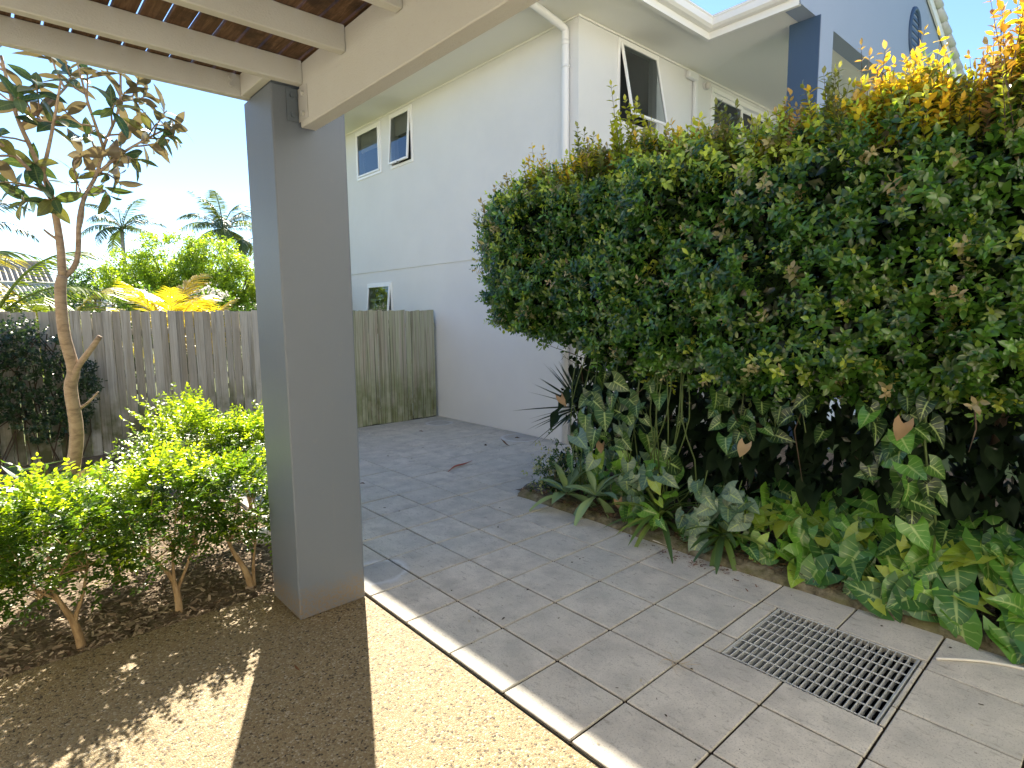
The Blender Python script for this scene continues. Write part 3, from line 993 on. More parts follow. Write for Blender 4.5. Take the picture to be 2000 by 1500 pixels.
def window(name, axis, pos, hole, tilt=0.0, blind=0.0, label=None):
    a, b, c, d = hole
    root = link(bpy.data.objects.new(name, None))
    root.parent = H
    ctr = Vector((pos, (a + b) / 2, c)) if axis == 'X' else Vector(((a + b) / 2, pos, c))
    root.location = ctr - gloc(H)
    if label: root["label"] = label
    part("frame", frame_bars(axis, pos, a - .012, b + .012, c - .012, d + .012, .045, -.016, .055), "white_frame", root)
    # the sash hangs from the head and opens outwards at the foot
    a2, b2, c2, d2 = a + .036, b - .036, c + .036, d - .036
    top = d2
    s = link(bpy.data.objects.new("sash", None))
    s.parent = root
    hp = Vector((pos, (a + b) / 2, top)) if axis == 'X' else Vector(((a + b) / 2, pos, top))
    s.location = hp - ctr
    vf = frame_bars(axis, pos, a2, b2, c2, d2, .034, -.030, -.003 if tilt else .0)
    V = [(v[0] - hp.x, v[1] - hp.y, v[2] - hp.z) for v in vf[0]]
    fo = obj("sash_frame", mesh("sash_frame", V, vf[1], "white_frame"), root, s.location)
    if axis == 'X':
        q = [(pos - .016, a2 + .03, c2 + .03), (pos - .016, b2 - .03, c2 + .03), (pos - .016, b2 - .03, d2 - .03), (pos - .016, a2 + .03, d2 - .03)]
        V = [(v[0] - hp.x, v[1] - hp.y, v[2] - hp.z) for v in q]
        F = [(3, 2, 1, 0)]
        rot = (0, tilt, 0)
    else:
        q = [(a2 + .03, pos - .016, c2 + .03), (b2 - .03, pos - .016, c2 + .03), (b2 - .03, pos - .016, d2 - .03), (a2 + .03, pos - .016, d2 - .03)]
        V = [(v[0] - hp.x, v[1] - hp.y, v[2] - hp.z) for v in q]
        F = [(0, 1, 2, 3)]
        rot = (-tilt, 0, 0)
    po = obj("pane", mesh("pane", V, F, "window_glass"), root, s.location)
    bpy.data.objects.remove(s)
    fo.rotation_euler = po.rotation_euler = rot
    if blind:
        zb_ = d - (d - c) * blind
        if axis == 'X':
            part("blind", cbox(pos + .075, pos + .080, a + .02, b - .02, zb_, d, .001), "blind_fabric", root)
        else:
            part("blind", cbox(a + .02, b - .02, pos + .075, pos + .080, zb_, d, .001), "blind_fabric", root)
    # winder stay at the sill
    if tilt:
        if axis == 'X':
            part("winder", cbox(pos - .10, pos - .02, (a + b) / 2 - .01, (a + b) / 2 + .01, c + .036, c + .05, .002), "fly_screen", root)
        else:
            part("winder", cbox((a + b) / 2 - .01, (a + b) / 2 + .01, pos - .10, pos - .02, c + .036, c + .05, .002), "fly_screen", root)
    return root
window("window", 'X', XW - .014, WA, 0.0, .42, "closed upstairs side window with a half drawn beige blind")
window("window", 'X', XW - .014, WB, R(4.5), .38, "upstairs side window with its sash tilted open")
window("window", 'X', XW, WC, R(6), 0, "small downstairs window above the fence, sash tilted open")
window("window", 'Y', YS, WD, R(11.5), 0, "tall dark upstairs window pushed open at the foot, beside the downpipe")

# sliding door to the balcony
dr = link(bpy.data.objects.new("sliding_door", None))
dr.parent = H
dr.location = Vector((DE[0], YS, DE[2])) - gloc(H)
dr["label"] = "white framed balcony sliding door half hidden by the hedge"
part("frame", frame_bars('Y', YS, DE[0] - .012, DE[1] + .012, DE[2] - .01, DE[3] + .012, .06, -.018, .09), "white_frame", dr)
part("door_leaf", frame_bars('Y', YS, DE[0] + .05, DE[0] + 1.0, DE[2] + .05, DE[3] - .05, .06, .0, .035), "white_frame", dr)
part("door_leaf", frame_bars('Y', YS, DE[0] + .95, DE[1] - .05, DE[2] + .05, DE[3] - .05, .06, .04, .075), "white_frame", dr)
part("pane", ([(DE[0] + .1, YS + .018, DE[2] + .1), (DE[0] + .96, YS + .018, DE[2] + .1), (DE[0] + .96, YS + .018, DE[3] - .1), (DE[0] + .1, YS + .018, DE[3] - .1)], [(0, 1, 2, 3)]), "window_glass", dr)
part("fly_screen", ([(DE[0] + 1.0, YS + .055, DE[2] + .1), (DE[1] - .1, YS + .055, DE[2] + .1), (DE[1] - .1, YS + .055, DE[3] - .1), (DE[0] + 1.0, YS + .055, DE[3] - .1)], [(0, 1, 2, 3)]), "fly_screen", dr)
# cable box with conduit, and the sensor beside the door
cb = part("cable_box", cbox(6.18, 6.42, YS - .075, YS - .005, 4.96, 5.055, .012), "pipe_paint", H)
part("conduit", cbox(6.36, 6.43, YS - .062, YS - .006, 2.75, 4.958, .01), "pipe_paint", cb)
import bmesh
bm = bmesh.new()
bmesh.ops.create_uvsphere(bm, u_segments=14, v_segments=9, radius=.055)
for v in bm.verts:
    v.co.y *= .8
me = bpy.data.meshes.new("sensor_light"); bm.to_mesh(me); bm.free()
me.materials.append(M["sensor_white"]); me.polygons.foreach_set("use_smooth", [True] * len(me.polygons))
so = obj("sensor_light", me, H, Vector((6.70, YS - .055, 4.975)) - gloc(H))
part("sensor_base", tube([(6.70, YS - .02, 4.975), (6.70, YS - .003, 4.975)], .05, 14), "white_frame", so, True)

# ================================================================== UNSEEN HOUSE BEHIND THE CAMERA (added to bounce sun; presumed to carry the pergola)
PH = thing("patio_bounce_house", "unseen cream house wall added behind the patio to bounce sunlight", "house", (0, -5.0, 0))
paint("cream_render", (.80, .77, .69), .85, 140, .4, .08, .25, .006)
part("wall", ([(-9, -4.75, -.1), (7, -4.75, -.1), (7, -4.75, 5.4), (-9, -4.75, 5.4)], [(3, 2, 1, 0)]), "cream_render", PH)
part("wall", ([(7, -4.75, -.1), (7, -9, -.1), (7, -9, 5.4), (7, -4.75, 5.4)], [(3, 2, 1, 0)]), "cream_render", PH)
part("wall", ([(-9, -4.75, -.1), (-9, -9, -.1), (-9, -9, 5.4), (-9, -4.75, 5.4)], [(0, 1, 2, 3)]), "cream_render", PH)
part("ledger", cbox(-4.7, -.1, -4.745, -4.62, 2.62, 2.90, .004), "pergola_paint", PH)
part("roof", slab([(-9.4, -4.35, 5.42), (7.4, -4.35, 5.42), (7.4, -9, 7.1), (-9.4, -9, 7.1)], .12), "roof_tile_grey", PH)

# unseen house added left of the garden to bounce sun onto the west wall
NH = thing("side_bounce_house", "unseen cream house added beyond the left garden as a sunlight bounce", "house", (-7.5, 0, 0))
part("wall", ([(-7.5, -9, -.1), (-7.5, 7, -.1), (-7.5, 7, 5.4), (-7.5, -9, 5.4)], [(0, 1, 2, 3)]), "cream_render", NH)
part("wall", ([(-7.5, 7, -.1), (-14, 7, -.1), (-14, 7, 5.4), (-7.5, 7, 5.4)], [(0, 1, 2, 3)]), "cream_render", NH)
part("roof", slab([(-7.1, -9, 5.42), (-7.1, 7.4, 5.42), (-14, 7.4, 7.6), (-14, -9, 7.6)], .12), "roof_tile_grey", NH)

# ================================================================== LILLY PILLY HEDGE (right)
hedge = thing("lilly_pilly_hedge", "tall dense lilly pilly hedge with orange new tips in front of the house", "hedge", (2.65, -.4, .03))
HO = np.array([2.65, -.4, .03])

def hedge_top(y):
    return np.interp(y, [-4.2, -2.6, -2.12, -2.02, -1.90, -1.76, -1.62, -1.45, -.9, -.4, .05, .5, 1.0, 1.5, 1.82, 1.95], [3.2, 3.2, 3.02, 2.82, 2.62, 2.72, 2.84, 2.74, 2.72, 2.77, 2.87, 2.86, 2.80, 2.76, 2.70, 2.5])
def hedge_bot(y):
    return np.interp(y, [-4.2, -2.2, -.6, .3, .75, 1.2, 1.6, 1.85], [1.12, 1.14, 1.10, 1.18, 1.34, 1.42, 1.48, 1.60])
def hedge_front(y, z):
    f_ = 2.10 + .07 * np.sin(y * 2.1 + .5) + .05 * np.sin(y * 4.3 + z * 2)
    f_ = f_ + np.interp(y, [1.0, 1.60, 1.95], [0, .04, .32])
    tp, bt = hedge_top(y), hedge_bot(y)
    f_ = f_ + .20 * np.clip((z - (tp - .35)) / .35, 0, 1) ** 2 + .22 * np.clip((bt + .25 - z) / .25, 0, 1) ** 2
    return f_
def hedge_back(y):
    return 3.25 + 0 * y

nF, nT, nE, nU = 5000, 2900, 850, 700
ys = []
# front face, denser sampling nearer to the camera is not needed: uniform in y,z
y = rng.uniform(-3.6, 1.95, nF); z = hedge_bot(y) + (hedge_top(y) - hedge_bot(y)) * rng.uniform(0, 1, nF)
dep = rng.exponential(.055, nF)
pF = np.stack([hedge_front(y, z) + dep, y, z], -1)
lump = (vnoise(pF, 3.1, 1) - .5) * .24 + (vnoise(pF, 7, 2) - .5) * .12 + np.clip(vnoise(pF, 8, 41) - .52, 0, 1) * .7
pF[:, 0] += lump
dF = np.stack([-np.ones(nF), .15 * rng.normal(size=nF), .55 + .35 * rng.normal(size=nF)], -1) + .35 * rng.normal(size=(nF, 3))
# top
y = rng.uniform(-3.6, 1.8, nT); u = rng.uniform(0, 1, nT)
x = hedge_front(y, hedge_top(y)) + u * (hedge_back(y) - hedge_front(y, hedge_top(y)))
pT = np.stack([x, y, hedge_top(y) + .08 * u - rng.exponential(.06, nT)], -1)
pT[:, 2] += (vnoise(pT, 3.0, 4) - .5) * .22
dT = np.stack([-.35 + .4 * rng.normal(size=nT), .4 * rng.normal(size=nT), 1 + .3 * rng.normal(size=nT)], -1)
# far end
x = rng.uniform(2.3, 3.2, nE); z = rng.uniform(1.5, 2.75, nE)
pE = np.stack([x, 1.93 - .15 * np.abs(x - 2.65) - rng.exponential(.06, nE) + 0 * z, z], -1)
pE[:, 1] += (vnoise(pE, 3.2, 6) - .5) * .22
dE_ = np.stack([-.3 + .4 * rng.normal(size=nE), 1 + .3 * rng.normal(size=nE), .4 + .4 * rng.normal(size=nE)], -1)
# underside
y = rng.uniform(-3.6, 1.8, nU); x = rng.uniform(2.25, 3.2, nU)
pU = np.stack([x, y, hedge_bot(y) + rng.exponential(.06, nU) + .04], -1)
dU = np.stack([-.5 + .4 * rng.normal(size=nU), .4 * rng.normal(size=nU), -.5 + .4 * rng.normal(size=nU)], -1)
pb_, db_ = np.concatenate([pF, pT, pE, pU]), np.concatenate([dF, dT, dE_, dU])
n = len(pb_)
L = rng.uniform(.08, .17, n)
sz = rng.uniform(.040, .072, n)
P, Dl, Nl, S, I, T = sprays(pb_, db_, L, 5, sz)
# leaves that face the open side look flatter to the light
Nl = Nl + np.array([-.5, -.2, .6])
# colours belong to the leaf's age: old leaves dark, new flushes lime, gold, orange, pink; painted sun along the top
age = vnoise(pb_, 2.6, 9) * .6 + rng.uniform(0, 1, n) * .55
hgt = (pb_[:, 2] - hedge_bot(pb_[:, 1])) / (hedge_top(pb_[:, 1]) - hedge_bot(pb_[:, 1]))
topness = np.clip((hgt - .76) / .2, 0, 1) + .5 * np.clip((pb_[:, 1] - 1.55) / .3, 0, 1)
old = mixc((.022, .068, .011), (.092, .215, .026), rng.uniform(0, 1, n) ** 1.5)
lime = mixc((.17, .27, .035), (.36, .42, .05), rng.uniform(0, 1, n)) * (1 + .35 * np.clip(topness, 0, 1))[:, None]  # new growth, brightened towards the top to stand in for sun
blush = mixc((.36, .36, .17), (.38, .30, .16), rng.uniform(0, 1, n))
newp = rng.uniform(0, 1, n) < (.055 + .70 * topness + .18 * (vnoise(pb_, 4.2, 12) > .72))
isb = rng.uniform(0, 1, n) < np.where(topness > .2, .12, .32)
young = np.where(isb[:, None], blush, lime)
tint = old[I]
f_new_lit = np.where(newp[I], np.clip(.35 + .9 * T, 0, 1), np.clip((T - .7) * .9 * (age[I] > .55), 0, .45))
tint = mixc(tint, young[I], 0 * f_new_lit) * (1 - f_new_lit)[:, None] + young[I] * f_new_lit[:, None]
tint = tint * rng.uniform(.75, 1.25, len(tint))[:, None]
# inner foliage: larger leaves deep in the mass, shade painted into their dark tint
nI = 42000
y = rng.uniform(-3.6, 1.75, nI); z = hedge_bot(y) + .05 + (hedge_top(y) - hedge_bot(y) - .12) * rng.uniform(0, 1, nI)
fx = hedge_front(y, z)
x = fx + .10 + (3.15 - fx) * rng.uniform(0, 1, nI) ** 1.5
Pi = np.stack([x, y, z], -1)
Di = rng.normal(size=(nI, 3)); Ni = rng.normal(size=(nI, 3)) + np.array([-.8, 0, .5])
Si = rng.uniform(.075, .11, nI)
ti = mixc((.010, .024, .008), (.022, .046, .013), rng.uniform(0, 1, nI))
# tall flushes standing proud of the clipped top
fl = [(1.22, 2.82, .40, 'o'), (2.02, 2.55, .26, 'b'), (.80, 2.95, .28, 'd'), (.72, 2.92, .24, 'd'), (.20, 2.95, .38, 'l'), (.30, 2.92, .30, 'l'), (.60, 2.85, .20, 'o'), (-.05, 2.92, .24, 'l'),
      (-.30, 2.80, .22, 'l'), (-.62, 2.74, .32, 'd'), (-.80, 2.70, .25, 'l'), (-1.00, 2.70, .30, 'p'), (-1.08, 2.70, .28, 'l'), (-1.22, 2.72, .34, 'd'), (-1.28, 2.66, .30, 'l'),
      (-1.46, 2.62, .50, 'p'), (-1.50, 2.62, .42, 'o'), (-1.56, 2.60, .46, 'o'), (-1.60, 2.60, .50, 'o'), (-1.64, 2.58, .46, 'o'), (-1.68, 2.58, .48, 'o'), (-1.72, 2.58, .38, 'o'),
      (-1.53, 2.60, .36, 'o'), (-1.62, 2.56, .34, 'l'), (-1.42, 2.60, .30, 'l'), (-1.76, 2.55, .30, 'o'), (-1.66, 2.55, .28, 'l'), (-1.48, 2.56, .28, 'l'),
      (-1.86, 2.58, .22, 'p'), (-1.92, 2.60, .38, 'p'), (-1.98, 2.60, .46, 'p'), (-2.02, 2.60, .56, 'm'), (-2.05, 2.60, .60, 'm'), (-2.08, 2.62, .52, 'o'), (-2.00, 2.56, .34, 'o'),
      (-2.12, 2.62, .62, 'm'), (-2.16, 2.60, .55, 'm'), (-2.04, 2.54, .30, 'l'), (-2.10, 2.54, .34, 'l'), (-2.2, 2.6, .5, 'o')]
fl += [(rng.uniform(-2.2, 1.7), None, rng.uniform(.12, .26), random.choice('lldbo')) for _ in range(120)]
fl += [(1.9 + rng.normal(0, .06), rng.uniform(1.9, 2.6), .14, random.choice('bld')) for _ in range(10)]
cols = {'o': ((.42, .46, .035), (.56, .37, .04)), 'l': ((.26, .34, .03), (.36, .36, .04)), 'd': ((.07, .11, .03), (.16, .17, .05)), 'b': ((.28, .20, .10), (.34, .26, .14)),
        'p': ((.36, .20, .11), (.33, .22, .08)), 'm': ((.10, .10, .03), (.40, .20, .05))}
bF, dFl, LF, cA, cB = [], [], [], [], []
stem_parts = []
for yy, zz, ll, k in fl:
    zz = float(hedge_top(yy)) - .04 if zz is None else zz
    reps = 9 if (k == 'o' and ll > .28) else (8 if ll > .28 else 4)
    for r_ in range(reps):
        b0 = np.array([2.32 + random.gauss(0, .08), yy + random.gauss(0, .035), zz - .10])
        d0 = np.array([random.gauss(-.10, .16), random.gauss(0, .14), 1.0])
        l0 = (ll + .10) * random.uniform(.40, 1.0)
        bF.append(b0); dFl.append(d0); LF.append(l0); cA.append(cols[k][0]); cB.append(cols[k][1])
        e = b0 + d0 / np.linalg.norm(d0) * l0
        stem_parts.append(tube([b0, (b0 + e) / 2 + .006 * rng.normal(size=3), e], [.0026, .002, .001], 4, False))
bF, dFl, LF, cA, cB = map(np.array, (bF, dFl, LF, cA, cB))
P2, D2, N2, S2, I2, T2 = sprays(bF, dFl, LF, 10, rng.uniform(.048, .072, len(bF)), spread=.62)
t2 = mixc(cA[I2], cB[I2], np.clip(T2 + rng.normal(0, .25, len(T2)), 0, 1)) if False else cA[I2] * (1 - np.clip(T2 + rng.normal(0, .25, len(T2)), 0, 1))[:, None] + cB[I2] * np.clip(T2, 0, 1)[:, None]
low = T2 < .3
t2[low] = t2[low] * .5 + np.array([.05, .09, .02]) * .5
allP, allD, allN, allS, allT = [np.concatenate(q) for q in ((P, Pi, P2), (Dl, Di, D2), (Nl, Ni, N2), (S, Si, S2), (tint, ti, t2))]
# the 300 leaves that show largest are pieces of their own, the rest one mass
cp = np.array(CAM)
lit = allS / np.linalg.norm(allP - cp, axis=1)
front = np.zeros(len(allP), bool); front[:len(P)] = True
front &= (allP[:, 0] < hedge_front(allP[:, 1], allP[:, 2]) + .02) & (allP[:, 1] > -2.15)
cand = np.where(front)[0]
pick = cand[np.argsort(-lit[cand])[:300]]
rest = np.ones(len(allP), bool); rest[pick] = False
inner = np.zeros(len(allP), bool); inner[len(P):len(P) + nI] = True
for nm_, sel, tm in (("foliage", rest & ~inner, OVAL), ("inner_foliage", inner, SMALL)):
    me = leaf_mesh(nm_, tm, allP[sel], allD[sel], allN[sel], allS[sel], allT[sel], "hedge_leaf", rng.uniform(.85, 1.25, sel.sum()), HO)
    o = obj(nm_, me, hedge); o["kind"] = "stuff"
W_HEDGE = interp([(0, .02), (.25, .19), (.5, .26), (.75, .2), (1, .004)])
HVT = [(.032, .075, .015), (.05, .105, .02), (.075, .145, .026), (.20, .29, .04), (.34, .36, .10), (.042, .092, .018), (.10, .185, .032), (.37, .33, .16)]
hv = leaf_variants("leaf", [blade(W_HEDGE, 4, .25, .10), blade(W_HEDGE, 4, .15, .22)], HVT, "hedge_leaf")
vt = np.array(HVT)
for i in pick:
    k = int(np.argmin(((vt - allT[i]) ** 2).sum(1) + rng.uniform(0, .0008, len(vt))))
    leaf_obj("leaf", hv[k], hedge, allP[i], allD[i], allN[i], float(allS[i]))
# trunks and branches
for k, (x0, y0) in enumerate(((3.0, 1.05), (2.95, .25), (2.98, -.55), (2.94, -1.3), (2.96, -2.0), (2.95, -2.8))):
    prt = [tube(smoothpath([(x0, y0, -.05), (x0 + .03, y0 + .04, .5), (x0 - .03, y0 - .02, 1.1), (x0, y0 + .06, 1.9), (x0 - .05, y0, 2.6)], 3), np.linspace(.045, .012, 13), 7)]
    for b in range(9):
        z0 = rng.uniform(.75, 2.2); a = rng.uniform(0, 6.28); l0 = rng.uniform(.3, .55)
        e = np.array([x0 + l0 * math.cos(a) * .9, y0 + l0 * math.sin(a), z0 + rng.uniform(.1, .5)])
        prt.append(tube([(x0, y0, z0), (np.array([x0, y0, z0]) + e) / 2 + .04 * rng.normal(size=3), e], [.014, .009, .004], 5))
    part("trunk", join(prt), "hedge_bark", hedge, True)
# overhanging bare twigs at the end and bottom
tw = []
for (a, b) in (((2.9, 1.0, 1.15), (2.35, 1.25, 1.38)), ((2.8, .8, 1.05), (2.30, .95, 1.28)), ((2.5, -.1, 1.15), (2.12, .10, .98)), ((2.35, -1.15, 1.15), (2.12, -1.22, .62)), ((2.2, -2.0, 1.2), (2.06, -2.02, .95)), ((2.3, -.6, 1.1), (2.08, -.9, .85))):
    a, b = np.array(a), np.array(b)
    tw.append(tube([a, (a + b) / 2 + .03 * rng.normal(size=3), b], [.006, .004, .0015], 5))
o = part("twig", join(tw + stem_parts), "hedge_bark", hedge, True); o["kind"] = "stuff"

# ================================================================== ARROWHEAD VINES
AT = [blade(W_ARROW, 6, .45, .55, .36, .05, .6, 1.15), blade(W_ARROW, 6, .15, -.12, .42, .05, -.6, 1.25), blade(W_ARROW, 6, .22, .16, .42, .02, 0, 1.28), blade(W_ARROW, 6, .35, .30, .36, .03, 0, 1.2), blade(W_ARROW, 6, .10, .38, .44, .035, .4, 1.3), blade(W_ARROW, 6, .28, .05, .40, .02, -.4, 1.1)]
ATINT = [(0.07, 0.189, 0.028), (0.105, 0.259, 0.031), (0.039, 0.119, 0.025), (0.161, 0.35, 0.036), (0.056, 0.161, 0.036), (0.26, 0.4, 0.045), (0.084, 0.217, 0.031), (0.38, 0.47, 0.075), (0.049, 0.14, 0.042), (0.126, 0.301, 0.034), (0.063, 0.175, 0.028), (0.042, 0.126, 0.028)]
ASHADE = [(.014, .040, .010), (.022, .060, .013), (.034, .090, .016), (.050, .125, .020)]  # darker leaf copies: shade of the hollow under the hedge painted in
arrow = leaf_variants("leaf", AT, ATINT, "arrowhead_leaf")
shade_lv = leaf_variants("leaf", AT, ASHADE, "arrowhead_leaf")
pale = leaf_variants("leaf", AT, [(.11, .19, .13), (.09, .165, .105), (.14, .22, .16)], "arrowhead_leaf")
dryv = leaf_variants("dry_leaf", [blade(W_ARROW, 6, .6, .5, .4, .09, .8)], [(.40, .31, .20), (.33, .23, .14)], "dry_leaf")

def stemtube(p0, p1, sag=.05, r=.0035):
    p0, p1 = np.array(p0, float), np.array(p1, float)
    mid = (p0 + p1) / 2 + np.array([0, 0, sag])
    return tube([p0, mid, p1], [r, r * .85, r * .7], 5, False)

def vine_leaf(root, stems, P, up, size, meshes, stemlen=.12):
    """up: how far the blade looks upward (1) or hangs outward (0)"""
    P = np.array(P, float)
    az = random.gauss(.35, .5)
    out = np.array([-math.cos(az), -math.sin(az), 0])
    N = out * (.85 - .35 * up) + np.array([0, 0, .35 + .6 * up]) + .18 * rng.normal(size=3)
    N = N / np.linalg.norm(N)
    roll = random.gauss(0, .75)
    dn = np.array([0, 0, -1.0]); dn = dn - N * dn.dot(N); dn = dn / np.linalg.norm(dn)
    sd2 = np.cross(N, dn)
    D = dn * math.cos(roll) + sd2 * math.sin(roll) + .12 * rng.normal(size=3)
    leaf_obj("leaf", random.choice(meshes), root, P, D, N, size)
    b = P - out * stemlen * .8 - np.array([0, 0, stemlen]) * (.4 + .6 * up)
    stems.append(stemtube(b, P, .03))

def finish_stems(root, stems, mat="strap_leaf"):
    me_v = join(stems)
    o = part("stems", me_v, mat, root, True)
    o['kind'] = 'stuff'
    set_attrs(o.data, np.tile(np.array([.10, .15, .04]), (len(o.data.vertices), 1)), None)
    return o

# 1: curtain hanging at the far end of the hedge
v1 = thing("arrowhead_vine", "curtain of arrowhead vine hanging from the far end of the hedge", "vine", (2.3, .4, .05))
st = []
n1 = 0
while n1 < 160:
    y, z = random.uniform(-.45, .98), random.uniform(.10, 1.22)
    if z > .50 and y < .45 and random.random() < .6: continue
    if y > .98 - .55 * max(0, z - .10) ** .8 or (y < -.1 and random.random() < .55):
        continue
    xx = 2.10 + .10 * math.sin(y * 7 + z * 3) + random.uniform(-.06, .14) + .10 * max(0, z - .7) - .06 * (z < .3)
    if y > .6: xx += .12 * random.random()
    if z < .48 and .12 < y < .92: xx = max(xx, 2.30) + .1 * random.random()
    vine_leaf(v1, st, (xx, y, z), random.uniform(.0, .45), random.uniform(.065, .160), (shade_lv if z > .55 else arrow) if random.random() < .85 else pale)
    n1 += 1
for (y, z) in ((.30, .62), (.12, .20), (.74, .95)):
    leaf_obj("dry_leaf", random.choice(dryv), v1, (2.06, y, z), (-.2, random.gauss(0, .4), -1), (-1, -.3, .2), .085)
for k in range(16):
    y0 = random.uniform(-.3, .8)
    st.append(tube(smoothpath([(2.3, y0, 1.35), (2.2, y0 + random.gauss(0, .06), .9), (2.22, y0 + random.gauss(0, .1), .45), (2.25, y0 + random.gauss(0, .1), .03)], 3), .005, 5, False))
finish_stems(v1, st)
# 2: two thin strands hanging in the dark gap
v2 = thing("arrowhead_vine", "thin strands of arrowhead vine hanging with a dry orange leaf mid hedge", "vine", (2.35, -1.0, .05))
st = []
for (yc, z0, z1, nn) in ((-.78, .66, 1.22, 13), (-1.00, .85, 1.20, 5), (-.62, .85, 1.2, 6), (-1.18, .9, 1.15, 4)):
    for k in range(nn):
        z = random.uniform(z0, z1)
        vine_leaf(v2, st, (2.16 + random.uniform(-.05, .12), yc + random.gauss(0, .06), z), random.uniform(0, .3), random.uniform(.08, .13), shade_lv)
    st.append(tube([(2.28, yc, 1.4), (2.25, yc + .03, (z0 + z1) / 2), (2.24, yc, z0)], .004, 5, False))
leaf_obj("dry_leaf", dryv[0], v2, (2.08, -.87, .80), (-.2, .3, -1), (-1, -.4, .2), .10)
finish_stems(v2, st)
# 3: climbing stems on the right
v3 = thing("arrowhead_vine", "arrowhead vine climbing a stem in the dark gap at the right", "vine", (2.3, -1.9, .05))
st = []
for k in range(40):
    z = random.uniform(.42, 1.20)
    yc = -1.80 - .10 * math.sin(z * 5)
    vine_leaf(v3, st, (2.10 + random.uniform(-.06, .14), yc + random.gauss(0, .075), z), random.uniform(.05, .5), random.uniform(.09, .15), shade_lv + arrow[:3])
leaf_obj("dry_leaf", dryv[1], v3, (2.05, -1.74, 1.06), (-.1, .2, -1), (-1, -.3, .2), .11)
st.append(tube(smoothpath([(2.28, -1.85, -.0), (2.22, -1.88, .5), (2.20, -1.80, 1.0), (2.26, -1.84, 1.45)], 3), .007, 6, False))
finish_stems(v3, st)
# 4: the big-leaved mat spilling over the kerb
v4 = thing("arrowhead_vine", "mat of large glossy arrowhead leaves spilling over the kerb beside the drain grate", "vine", (2.3, -1.6, .05))
st = []
n4 = 0
while n4 < 240:
    y = random.uniform(-2.75, -.45)
    d = random.random()
    xx = 2.02 + .52 * d
    zmax = np.interp(y, [-2.75, -2.1, -1.5, -.9, -.45], [.46, .42, .38, .34, .22])
    z = .07 + zmax * d ** .75 * random.uniform(.75, 1.15)
    vine_leaf(v4, st, (xx + random.gauss(0, .02), y, z), np.clip(.42 + .5 * d + random.gauss(0, .2), 0, 1.1), random.uniform(.085, .215) * np.interp(y, [-2.7, -.9, -.45], [1.05, .92, .72]), arrow, .15)
    n4 += 1
finish_stems(v4, st)
# 5: wilting pale runners
v5 = thing("arrowhead_vine", "wilted blue green vine runner drooping over the kerb beside the rocks", "vine", (2.2, -.55, .05))
st = []
for (yc, x0, z0, z1, nn) in ((-.58, 2.02, .08, .52, 26), (-.80, 2.08, .12, .48, 16), (.02, 2.08, .12, .50, 16)):
    for k in range(nn):
        z = random.uniform(z0, z1)
        vine_leaf(v5, st, (x0 + .10 * (z1 - z) * 0 + random.uniform(-.04, .08), yc + random.gauss(0, .06), z), random.uniform(-.1, .25), random.uniform(.075, .13), pale)
    st.append(tube([(x0 + .12, yc, z1 + .04), (x0 + .04, yc + .02, (z0 + z1) / 2), (x0, yc, z0)], .004, 5, False))
finish_stems(v5, st)

# filler leaves added below the hedge, its gloom painted as near-black colour
ud = thing("undergrowth", "dark filler leaves added beneath the hedge, shade painted into their colour", "undergrowth", (2.8, -.8, .03))
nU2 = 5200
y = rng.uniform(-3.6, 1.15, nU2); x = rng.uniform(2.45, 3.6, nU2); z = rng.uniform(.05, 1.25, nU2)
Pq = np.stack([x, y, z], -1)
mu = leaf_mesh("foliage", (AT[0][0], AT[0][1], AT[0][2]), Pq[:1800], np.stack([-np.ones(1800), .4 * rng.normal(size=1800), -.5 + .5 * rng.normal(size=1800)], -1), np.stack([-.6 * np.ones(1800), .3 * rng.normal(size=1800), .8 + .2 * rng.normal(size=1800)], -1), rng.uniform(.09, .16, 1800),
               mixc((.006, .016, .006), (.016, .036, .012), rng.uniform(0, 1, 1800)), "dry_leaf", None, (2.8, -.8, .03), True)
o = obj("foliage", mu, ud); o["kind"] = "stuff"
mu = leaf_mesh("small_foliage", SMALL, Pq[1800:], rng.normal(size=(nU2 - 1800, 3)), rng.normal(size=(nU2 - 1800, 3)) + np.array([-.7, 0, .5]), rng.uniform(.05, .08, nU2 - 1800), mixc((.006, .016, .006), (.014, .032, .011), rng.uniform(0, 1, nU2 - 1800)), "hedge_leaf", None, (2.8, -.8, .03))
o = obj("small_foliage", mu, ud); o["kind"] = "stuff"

# ================================================================== AGAVES, YUCCA, STRAPPY PLANT
def rosette(name, label, cat, loc, n, ln, wf, tints, mat, el0, el1, lw=1.0, curl=.35, fold=.5, leafname="leaf"):
    root = thing(name, label, cat, loc)
    ms = leaf_variants(leafname, [blade(wf, 7, fold, curl, 0, .004, .2, lw), blade(wf, 7, fold * .7, curl * 1.6, 0, .004, -.2, lw)], tints, mat)
    for i in range(n):
        a = i * 2.4 + random.gauss(0, .18)
        el = el0 + (el1 - el0) * (i / max(1, n - 1)) + random.gauss(0, .06)
        D = Vector((math.cos(a) * math.cos(el), math.sin(a) * math.cos(el), math.sin(el)))
        N = Vector((-math.cos(a) * math.sin(el), -math.sin(a) * math.sin(el), math.cos(el)))
        P = Vector(loc) + Vector((math.cos(a), math.sin(a), 0)) * .018 + Vector((0, 0, .05 * i / n))
        leaf_obj(leafname, random.choice(ms), root, P, D, N, ln * random.uniform(.82, 1.08) * (.75 + .25 * math.cos(el)))
    return root
AG = [(.20, .30, .16), (.24, .34, .15), (.17, .27, .17), (.28, .36, .12)]
rosette("agave", "soft pale green agave rosette at the bed end, nearest the dark edging stone", "agave", (2.06, .68, .11), 13, .34, W_LANCE, AG, "agave_leaf", -.15, 1.25, 1.0, .25)
